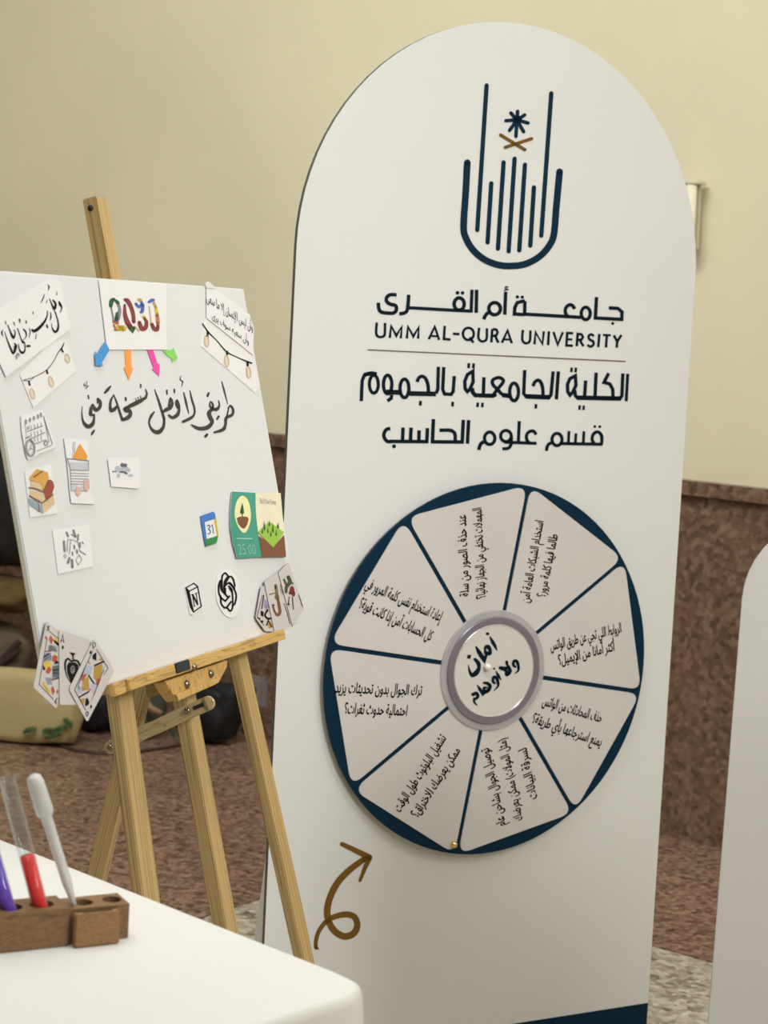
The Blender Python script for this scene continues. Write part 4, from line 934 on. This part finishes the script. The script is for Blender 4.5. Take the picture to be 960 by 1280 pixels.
# ------------------------------------------------------------------ table and tablecloth
TZ = 0.775; TP = zplane(TZ)
e1a = TP.px((80, 1080.5)); e1b = TP.px((420, 1215)); e2 = TP.px((328, 1279))
d1 = (e1a - e1b).normalized()
d2 = Vector((d1.y, -d1.x, 0)); 
if d2.y > 0: d2 = -d2
corner = e1b + (-d1) * 0.045
TL, TW = 1.9, 0.9
def rrect(r, infl=0.0):
    pts = [];  k = 6
    cs = [(r, r, math.pi), (TL - r, r, 1.5 * math.pi), (TL - r, TW - r, 0), (r, TW - r, 0.5 * math.pi)]
    for cx, cy, a_ in cs:
        for j in range(k + 1):
            t = a_ + j * math.pi / 2 / k; pts.append((cx + (r + infl) * math.cos(t), cy + (r + infl) * math.sin(t)))
    return pts
def tabpt(x, y, z): return corner + d1 * x + d2 * y + Vector((0, 0, z - TZ))
rings = []
N_ = 28 * 6
def dens(infl, rr=0.03):
    P = rrect(rr, infl); out = []
    tot = [0]
    for i in range(len(P)): tot.append(tot[-1] + math.dist(P[i], P[(i + 1) % len(P)]))
    for j in range(N_):
        s = tot[-1] * j / N_
        i = max(q for q in range(len(P)) if tot[q] <= s); f_ = (s - tot[i]) / max(1e-9, tot[i + 1] - tot[i])
        a_, b_ = P[i], P[(i + 1) % len(P)]; out.append((a_[0] + (b_[0] - a_[0]) * f_, a_[1] + (b_[1] - a_[1]) * f_))
    return out
vs = []; fs = []
levels = [(-0.006, 0.0), (0.0, -0.001), (0.004, -0.004), (0.007, -0.012), (0.009, -0.05), (0.014, -0.15), (0.022, -0.35), (0.032, -0.55), (0.04, -0.768)]
for li, (inf, dz) in enumerate(levels):
    P = dens(inf)
    for j, (x, y) in enumerate(P):
        amp = max(0, (-dz - 0.02)) * 0.05
        wv = math.sin(j * 0.55) * amp + math.sin(j * 0.23 + 1) * amp * 0.6
        cx, cy = x - TL / 2, y - TW / 2; ln = math.hypot(cx, cy)
        vs.append(tabpt(x + cx / ln * wv, y + cy / ln * wv, TZ + dz))
for li in range(len(levels) - 1):
    for j in range(N_):
        a_, b_ = li * N_ + j, li * N_ + (j + 1) % N_; fs.append([a_, b_, b_ + N_, a_ + N_])
fs.append(list(range(N_ - 1, -1, -1)))
cl = pyobj('tablecloth', vs, fs, M['cloth'], None, True)
bm = bmesh.new(); bm.from_mesh(cl.data); bmesh.ops.recalc_face_normals(bm, faces=bm.faces); bm.to_mesh(cl.data); bm.free()
tag(cl, 'plain white cloth draped over the table in the near left foreground', 'tablecloth')

# ------------------------------------------------------------------ test tube rack
def tz(p, z): return zplane(z).px(p)
RB = TZ + 0.0008
fr_l = tz((0, 1189.5), RB); fr_r = tz((160, 1172), RB)
rx = (fr_r - fr_l); rx.z = 0; rx.normalize(); ry = Vector((-rx.y, rx.x, 0))
org = fr_r.copy()                                    # front right bottom corner; x leftwards negative
# height from the top front edge
hz = 0.036
def rpt(x, y, z): return org + rx * x + ry * y + Vector((0, 0, z))
def proj(P):
    q = P - EYE; zz = q.dot(FWD); return (480 + F * q.dot(CR) / zz, 640 - F * q.dot(CU) / zz)
best = None
for i in range(20, 60):
    yv = proj(rpt(0, 0, i / 1000))[1]
    if best is None or abs(yv - 1129) < best[0]: best = (abs(yv - 1129), i / 1000)
hz = best[1]
best = None
for i in range(15, 70):
    yv = proj(rpt(0, i / 1000, hz))[1]
    if best is None or abs(yv - 1116) < best[0]: best = (abs(yv - 1116), i / 1000)
dz_ = best[1]
rack = empty('test_tube_rack', rpt(-0.08, dz_ / 2, 0))
tag(rack, 'dark wooden test tube rack with round holes on the white tablecloth', 'rack')
def rackuv(p, z):     # picture point on the horizontal plane z above the cloth -> rack x,y
    q = tz(p, RB + z) - org; return q.dot(rx), q.dot(ry)
def drilled(name, x0, x1, y0, y1, z0, z1, holes, m, parent):
    """block with round blind holes in its top, each (x, y, r)"""
    cells = sorted(holes, key=lambda h: h[0]); xs = [x0] + [(cells[i][0] + cells[i + 1][0]) / 2 for i in range(len(cells) - 1)] + [x1]
    vs, fs = [], []
    def V(x, y, z): vs.append((x, y, z)); return len(vs) - 1
    NS = 24
    for i, (hx, hy, r) in enumerate(cells):
        a, b = xs[i], xs[i + 1]
        ring = [V(hx + r * math.cos(2 * math.pi * j / NS), hy + r * math.sin(2 * math.pi * j / NS), z1) for j in range(NS)]
        outer = []
        for j in range(NS):
            t = 2 * math.pi * j / NS; c, s = math.cos(t), math.sin(t)
            k = min(((b - hx) / c if c > 1e-6 else (a - hx) / c if c < -1e-6 else 1e9), ((y1 - hy) / s if s > 1e-6 else (y0 - hy) / s if s < -1e-6 else 1e9))
            outer.append(V(hx + k * c, hy + k * s, z1))
        for j in range(NS): fs.append([ring[j], outer[j], outer[(j + 1) % NS], ring[(j + 1) % NS]])
        for cx, cy in ((a, y0), (b, y0), (b, y1), (a, y1)):
            t = math.atan2(cy - hy, cx - hx) % (2 * math.pi); j = int(t / (2 * math.pi / NS)) % NS
            fs.append([outer[j], V(cx, cy, z1), outer[(j + 1) % NS]])
        low = [V(hx + r * math.cos(2 * math.pi * j / NS), hy + r * math.sin(2 * math.pi * j / NS), z0 + 0.008) for j in range(NS)]
        for j in range(NS): fs.append([ring[j], ring[(j + 1) % NS], low[(j + 1) % NS], low[j]])
        fs.append(low)
    q = [V(x0, y0, z0), V(x1, y0, z0), V(x1, y1, z0), V(x0, y1, z0), V(x0, y0, z1), V(x1, y0, z1), V(x1, y1, z1), V(x0, y1, z1)]
    for f_ in ((0, 1, 5, 4), (1, 2, 6, 5), (2, 3, 7, 6), (3, 0, 4, 7), (3, 2, 1, 0)): fs.append([q[i] for i in f_])
    o = pyobj(name, vs, fs, m)
    mm = Matrix((rx, ry, Vector((0, 0, 1)))).transposed().to_4x4(); mm.translation = org; o.matrix_world = mm
    o.parent = parent; o.matrix_parent_inverse = parent.matrix_basis.inverted()
    return o
step = rackuv((80, 1132), hz)[0]
h4 = rackuv((137.5, 1122.5), hz); h3 = rackuv((102, 1126), hz); h2 = rackuv((45.8, 1123.8), hz + .003); h1 = rackuv((6, 1126.5), hz + .003)
hr = 0.0098
yc = dz_ / 2
drilled('low_block', step, 0.0, 0, dz_, 0, hz, [(h3[0], yc, hr), (h4[0], yc, hr)], M['walnut'], rack)
lh = [(h2[0], yc - .002, 0.0118), (h1[0], yc - .002, 0.0118), (h1[0] - (h2[0] - h1[0]), yc - .002, 0.0118), (h1[0] - 2 * (h2[0] - h1[0]), yc - .002, 0.0118)]
drilled('high_block', h1[0] - 2.6 * (h2[0] - h1[0]), step - .0003, -0.004, dz_ + .002, 0, hz + 0.003, lh, M['walnut'], rack)
# label holder block with a slot
lb0 = rackuv((91.5, 1184), 0.0)[0]; lb1 = rackuv((149, 1179), 0.0)[0]
def rbox(name, x0, x1, y0, y1, z0, z1, m, bevel=0.0012):
    return bar(name, rpt(x0, (y0 + y1) / 2, (z0 + z1) / 2), rpt(x1, (y0 + y1) / 2, (z0 + z1) / 2), z1 - z0, y1 - y0, (0, 0, 1), m, rack, bevel)
rbox('label_block', lb0, lb1, -0.0135, -0.0046, 0.0, hz - 0.002, M['walnut_light'])
rbox('card_slot', lb0 + .009, lb1 - .007, -0.0092, -0.0072, hz - .004, hz - .0016, M['blackhole'], 0)
# glass tubes
GL = bpy.data.materials.new('clear glass'); GL.use_nodes = True
_n, _l = nodes(GL); _o = _n['Material Output']; _n.remove(_n['Principled BSDF'])
_t = _n.new('ShaderNodeBsdfTransparent'); _t.inputs[0].default_value = (0.93, 0.95, 0.95, 1)
_g = _n.new('ShaderNodeBsdfGlossy'); _g.inputs['Roughness'].default_value = 0.04
_f = _n.new('ShaderNodeLayerWeight'); _f.inputs['Blend'].default_value = 0.3
_p = _n.new('ShaderNodeMath'); _p.operation = 'MULTIPLY_ADD'; _p.inputs[1].default_value = 0.55; _p.inputs[2].default_value = 0.03
_w = _n.new('ShaderNodeMath'); _w.operation = 'POWER'; _w.inputs[1].default_value = 2.2
_l.new(_f.outputs['Facing'], _w.inputs[0]); _l.new(_w.outputs[0], _p.inputs[0])
_d = _n.new('ShaderNodeBsdfDiffuse'); _d.inputs[0].default_value = (0.85, 0.87, 0.88, 1); _mg = _n.new('ShaderNodeMixShader'); _mg.inputs[0].default_value = 0.5
_l.new(_g.outputs[0], _mg.inputs[1]); _l.new(_d.outputs[0], _mg.inputs[2])
_m = _n.new('ShaderNodeMixShader'); _l.new(_p.outputs[0], _m.inputs[0]); _l.new(_t.outputs[0], _m.inputs[1]); _l.new(_mg.outputs[0], _m.inputs[2]); _l.new(_m.outputs[0], _o.inputs[0])
def liquid(name, c):
    m = bpy.data.materials.new(name); m.use_nodes = True; b = m.node_tree.nodes['Principled BSDF']
    b.inputs['Base Color'].default_value = (*c, 1); b.inputs['Roughness'].default_value = 0.1
    return m
def test_tube(base, top, r, fill, liq, label):
    L = (top - base).length; mtx = frame_mat(base, top - base, rx)
    th = 0.0009
    prof = [(0, 0)] + [(r * math.sin(t), r - r * math.cos(t)) for t in [i * math.pi / 16 for i in range(1, 9)]] + [(r, L - 0.002), (r + 0.0009, L - 0.0012), (r + 0.0009, L), (r - th, L)]
    prof += [(r - th, r)] + [((r - th) * math.sin(t), r - (r - th) * math.cos(t)) for t in [i * math.pi / 16 for i in range(7, 0, -1)]] + [(0, th)]
    t = lathe('test_tube', prof, GL, None, mtx, 32)
    rr = r - th - 0.0001
    lp = [(0, th + .0002)] + [(rr * math.sin(a), r - rr * math.cos(a)) for a in [i * math.pi / 16 for i in range(1, 9)]] + [(rr, L * fill), (0, L * fill)]
    lq = lathe('liquid', lp, liq, None, mtx, 32)
    lq.parent = t; lq.matrix_parent_inverse = t.matrix_basis.inverted()
    tag(t, label, 'test tube', 'test tubes in the wooden rack')
    return t
def tubeline(p_low, p_top, hx, hy, zt, L, below):
    """axis through the hole mouth, leaning in the picture so that its top shows at p_top"""
    q = rpt(hx, hy, zt); d = ray(p_top); nrm = ry
    t = (q - EYE).dot(nrm) / d.dot(nrm); T = EYE + d * t
    ax = (T - q).normalized()
    return q - ax * below, T
tb, tt = tubeline(None, (8.5, 972), h2[0] - .002, yc - .002, hz + .002, 0, 0.0235)
fr_ = 1 - ((Vector(tt) - rpt(h2[0], yc, hz)).length * 0.60) / (Vector(tt) - Vector(tb)).length
test_tube(Vector(tb), Vector(tt), 0.0082, fr_, liquid('red liquid', (0.92, 0.004, 0.008)), 'glass test tube with bright red liquid, leaning in the rack beside the pipette')
dx_ = h2[0] - h1[0]
test_tube(Vector(tb) - rx * dx_ - rx * .0, Vector(tt) - rx * (dx_ + 0.004), 0.0082, 0.50, liquid('violet liquid', (0.13, 0.03, 0.55)), 'glass test tube with violet liquid at the left edge of the photo')
# pipette standing in the hole to the right
M['pip'] = mat('milky plastic', (0.80, 0.80, 0.80), 0.3, trans=0.3, noise=(60, 0.02, 2), alpha=0.9)
q = rpt(h3[0] - 0.010, 0.016, hz)
def on_y(p, yy):
    d = ray(p); t = (rpt(0, yy, 0) - EYE).dot(ry) / d.dot(ry); return EYE + d * t
pb_ = on_y((92.5, 1131), yc - .003); pt_ = on_y((41.5, 968), yc - .003)
ax = (pt_ - pb_); Lp = ax.length
below = 0.024
start = pb_ - ax.normalized() * below
def pos(yv): return below + Lp * (1133 - yv) / (1133 - 968)
pxm = F / (pb_ - EYE).dot(FWD)
prof = [(0, 0), (0.0016, 0), (0.0024, pos(1133)), (0.0036, pos(1118)), (0.0050, pos(1105)), (0.0054, pos(1025)), (0.0056, pos(1021)), (0.0084, pos(1016)), (0.0088, pos(1011)), (0.0082, pos(985)), (0.0080, pos(977)), (0.0066, pos(971)), (0.0035, pos(968.4)), (0, pos(968))]
pip = lathe('pipette', prof, M['pip'], None, frame_mat(start, ax, rx), 24)
tag(pip, 'milky white plastic dropper pipette standing in the wooden rack', 'pipette')

# ------------------------------------------------------------------ white display panel at the right edge
PZ = 2.55
ry_ = -0.26
pa = Vector((math.cos(ry_), math.sin(ry_), 0)); 
Lb = EYE + ray((893, 1215)) / F * PZ
PP = Plane(Vector((Lb.x, Lb.y, 0)), pa, (0, 0, 1))
tl = PP.uv((927, 748)); R_ = 0.115; PWd = 0.62
hgt = tl.y + R_; us = tl.x
pts = [PP.at(us, 0.0)] + [PP.at(us + R_ - R_ * math.cos(t), hgt - R_ + R_ * math.sin(t)) for t in [i * math.pi / 2 / 10 for i in range(11)]]
pts += [PP.at(us + PWd - R_ + R_ * math.sin(t), hgt - R_ + R_ * math.cos(t)) for t in [i * math.pi / 2 / 10 for i in range(11)]] + [PP.at(us + PWd, 0.0)]
ds = empty('display_stand', PP.at(us + PWd / 2, 0)); tag(ds, 'white round-cornered display panel standing at the right edge, half cut off by the frame', 'display stand')
prism('panel', pts, PP.n, 0.022, M['stand'] if 'stand' in M else mat('white stretched fabric', (0.66, 0.645, 0.64), 0.6, noise=(4, 0.02, 3), bump=(3, 0.08)), ds, bevel=0.001)
bar('foot', PP.at(us + 0.05, 0.008, -0.011), PP.at(us + PWd - 0.05, 0.008, -0.011), 0.016, 0.25, (0, 0, 1), M['board_white'], ds, 0.002)

# ------------------------------------------------------------------ things on the floor by the wall, left
def blob(name, c, s, m, parent=None, n=3, rough=0.12, seed=0, rot=0, flatb=True, sq=0.35):
    bm = bmesh.new(); bmesh.ops.create_cube(bm, size=2)
    bmesh.ops.subdivide_edges(bm, edges=bm.edges[:], cuts=7, use_grid_fill=True)
    rnd = random.Random(seed); ph = [rnd.uniform(0, 6) for _ in range(6)]
    for v in bm.verts:
        p = v.co.copy(); sph = p.normalized() * 1.15
        q = p.lerp(sph, 1 - sq)
        k = 1 + rough * (math.sin(3.1 * p.x + ph[0]) * math.sin(2.7 * p.y + ph[1]) + 0.6 * math.sin(5.3 * p.z + ph[2] + 2 * p.x) * math.sin(4.1 * p.y + ph[3]))
        q = Vector((q.x * k, q.y * k, q.z * k))
        v.co = Vector((q.x * s[0], q.y * s[1], q.z * s[2]))
    mz = min(v.co.z for v in bm.verts)
    if flatb:
        for v in bm.verts: v.co.z -= mz
    o = bmobj(name, bm, m, None, True)
    o.location = c; o.rotation_euler = (0, 0, rot)
    if parent: bpy.context.view_layer.update(); o.parent = parent; o.matrix_parent_inverse = parent.matrix_basis.inverted()
    return o
wang = math.atan2(wd.y, wd.x)
def fl(p): return FLOOR.px(p)
BLK = mat('black nylon', (0.006, 0.006, 0.008), 0.7, noise=(8, 0.3, 3), bump=(40, 0.3))
KHK = mat('khaki fabric', (0.10, 0.078, 0.048), 0.85, noise=(9, 0.3, 4), bump=(30, 0.4))
OLV = mat('olive yellow fabric', (0.11, 0.068, 0.02), 0.85, noise=(9, 0.3, 4), bump=(30, 0.4))
GGR = mat('grey green fabric', (0.085, 0.095, 0.065), 0.85, noise=(9, 0.3, 4), bump=(30, 0.4))
DBR = mat('dark maroon fabric', (0.035, 0.016, 0.014), 0.85, noise=(7, 0.4, 4), bump=(30, 0.4))
ZF = 0.003
def fz(p, z=ZF): return zplane(z).px(p)
def upright_bag(name, p, w_, d_, h_, z0, m, seed, label, strap=None, cat='bag', sm=None):
    e = empty(name, fz(p) + Vector((0, 0, z0))); tag(e, label, cat)
    blob('bag_body', fz(p) + Vector((0, 0, z0)), (w_, d_, h_), m, e, seed=seed, rot=wang)
    for pts in (strap or []): tube('strap', [fz(p) + Vector((0, 0, z0)) + Vector(v) for v in pts], 0.011, sm or DBR, e)
    return e
upright_bag('black_bag', (121, 912), 0.105, 0.07, 0.080, 0, BLK, 3, 'black soft bag on the floor left of the front left easel leg',
            [[(-.06, -.08, .16), (-.03, -.1, .21), (.03, -.1, .21), (.06, -.08, .16)]], sm=BLK)
upright_bag('black_bag', (258, 926), 0.105, 0.06, 0.090, 0, BLK, 9, 'black bag on the floor between the easel mast and the front right leg',
            [[(-.09, -.10, .03), (-.11, -.12, .10), (-.05, -.12, .12), (-.02, -.10, .05)]], sm=GGR)
upright_bag('folded_pouch', (183, 922), 0.042, 0.05, 0.092, 0, GGR, 5, 'grey green pouch with a peach strap on the floor under the easel tray',
            [[(-.055, -.075, .20), (-.02, -.095, .17), (.02, -.095, .12), (.05, -.075, .10)]], cat='pouch', sm=mat('peach cloth', (0.36, 0.23, 0.13), 0.85, noise=(20, 0.2, 3)))
upright_bag('backpack', (-38, 886), 0.225, 0.10, 0.138, 0, KHK, 11, 'khaki backpack with dark straps on the floor behind the cream cushion',
            [[(-.02, -.13, .30), (.06, -.17, .25), (.12, -.18, .20), (.19, -.15, .27)], [(.0, -.16, .12), (.1, -.19, .17), (.19, -.17, .24)]])
upright_bag('duffel_bag', (-38, 886), 0.23, 0.09, 0.058, 0.345, OLV, 12, 'olive yellow bag lying on top of the khaki backpack')
upright_bag('duffel_bag', (-38, 886), 0.24, 0.09, 0.215, 0.487, mat('near black fabric', (0.010, 0.008, 0.008), 0.8, noise=(8, 0.5, 4), bump=(30, 0.4)), 13, 'near black duffel bag, topmost of the pile behind the canvas left edge')
# cream cushion with leaf print
cc = fz((22, 926))
cu = empty('cushion', cc); tag(cu, 'cream cushion with green leaf print on the floor below the playing cards', 'cushion')
CRMC = mat('cream cotton', (0.50, 0.40, 0.20), 0.85, noise=(5, 0.08, 3), bump=(25, 0.2))
blob('cushion_body', cc, (0.195, 0.055, 0.112), CRMC, cu, seed=21, rot=wang * 0.15, rough=0.02, sq=0.62)
LEAF = mat('green leaf print', (0.085, 0.13, 0.05), 0.85, noise=(20, 0.2, 3))
front = Plane(cc + Vector((0, -0.085, 0)), (1, 0, 0), (0, 0, 1))
for x, y, a_, s_ in ((36, 914, 0.3, 9), (62, 916, -0.1, 11), (73, 913, 0.4, 9), (84, 904, -0.9, 8), (66, 921, 0.2, 9)):
    bm = bmesh.new()
    c0 = front.px((x, y)); k = s_ * 5.6 / F
    ring = [bm.verts.new(c0 + Vector((math.cos(t) * k * math.cos(a_) - math.sin(t) * k * .45 * math.sin(a_), 0.004 * math.cos(2 * t), math.cos(t) * k * math.sin(a_) + math.sin(t) * k * .45 * math.cos(a_)))) for t in [i * math.pi / 6 for i in range(12)]]
    f_ = bm.faces.new(ring); ext = bmesh.ops.extrude_face_region(bm, geom=[f_]); bmesh.ops.translate(bm, verts=[v for v in ext['geom'] if isinstance(v, bmesh.types.BMVert)], vec=(0, 0.03, 0))
    bmobj('leaf_print', bm, LEAF, cu)
cab = tube('floor_cable', [fz((20, 926), .006), fz((60, 928), .007), fz((95, 938), .007), fz((140, 942), .007), fz((200, 936), .007), fz((235, 930), .007)], 0.006, mat('brown cable', (0.05, 0.022, 0.014), 0.5))
tag(cab, 'thin dark brown cable curving over the granite floor beside the cushion', 'cable')
# phone charger block near the right leg
cg = empty('power_strip', fz((329, 905))); tag(cg, 'small pale grey socket box on the wall behind the right easel leg', 'socket box')
pw = WALL.px((328, 876), 0.0)
bar('case', pw + wn * 0.017 - up * 0.05, pw + wn * 0.017 + up * 0.05, 0.075, 0.034, wd, flat('pale grey plastic', (0.22, 0.20, 0.19), 0.35), cg, 0.01)
lathe('socket', [(0, 0), (0.012, 0), (0.012, .003), (0, .003)], M['blackhole'], cg, frame_mat(pw + wn * 0.034 + up * 0.01, wn, up), 14)
cg.location = pw - up * .05
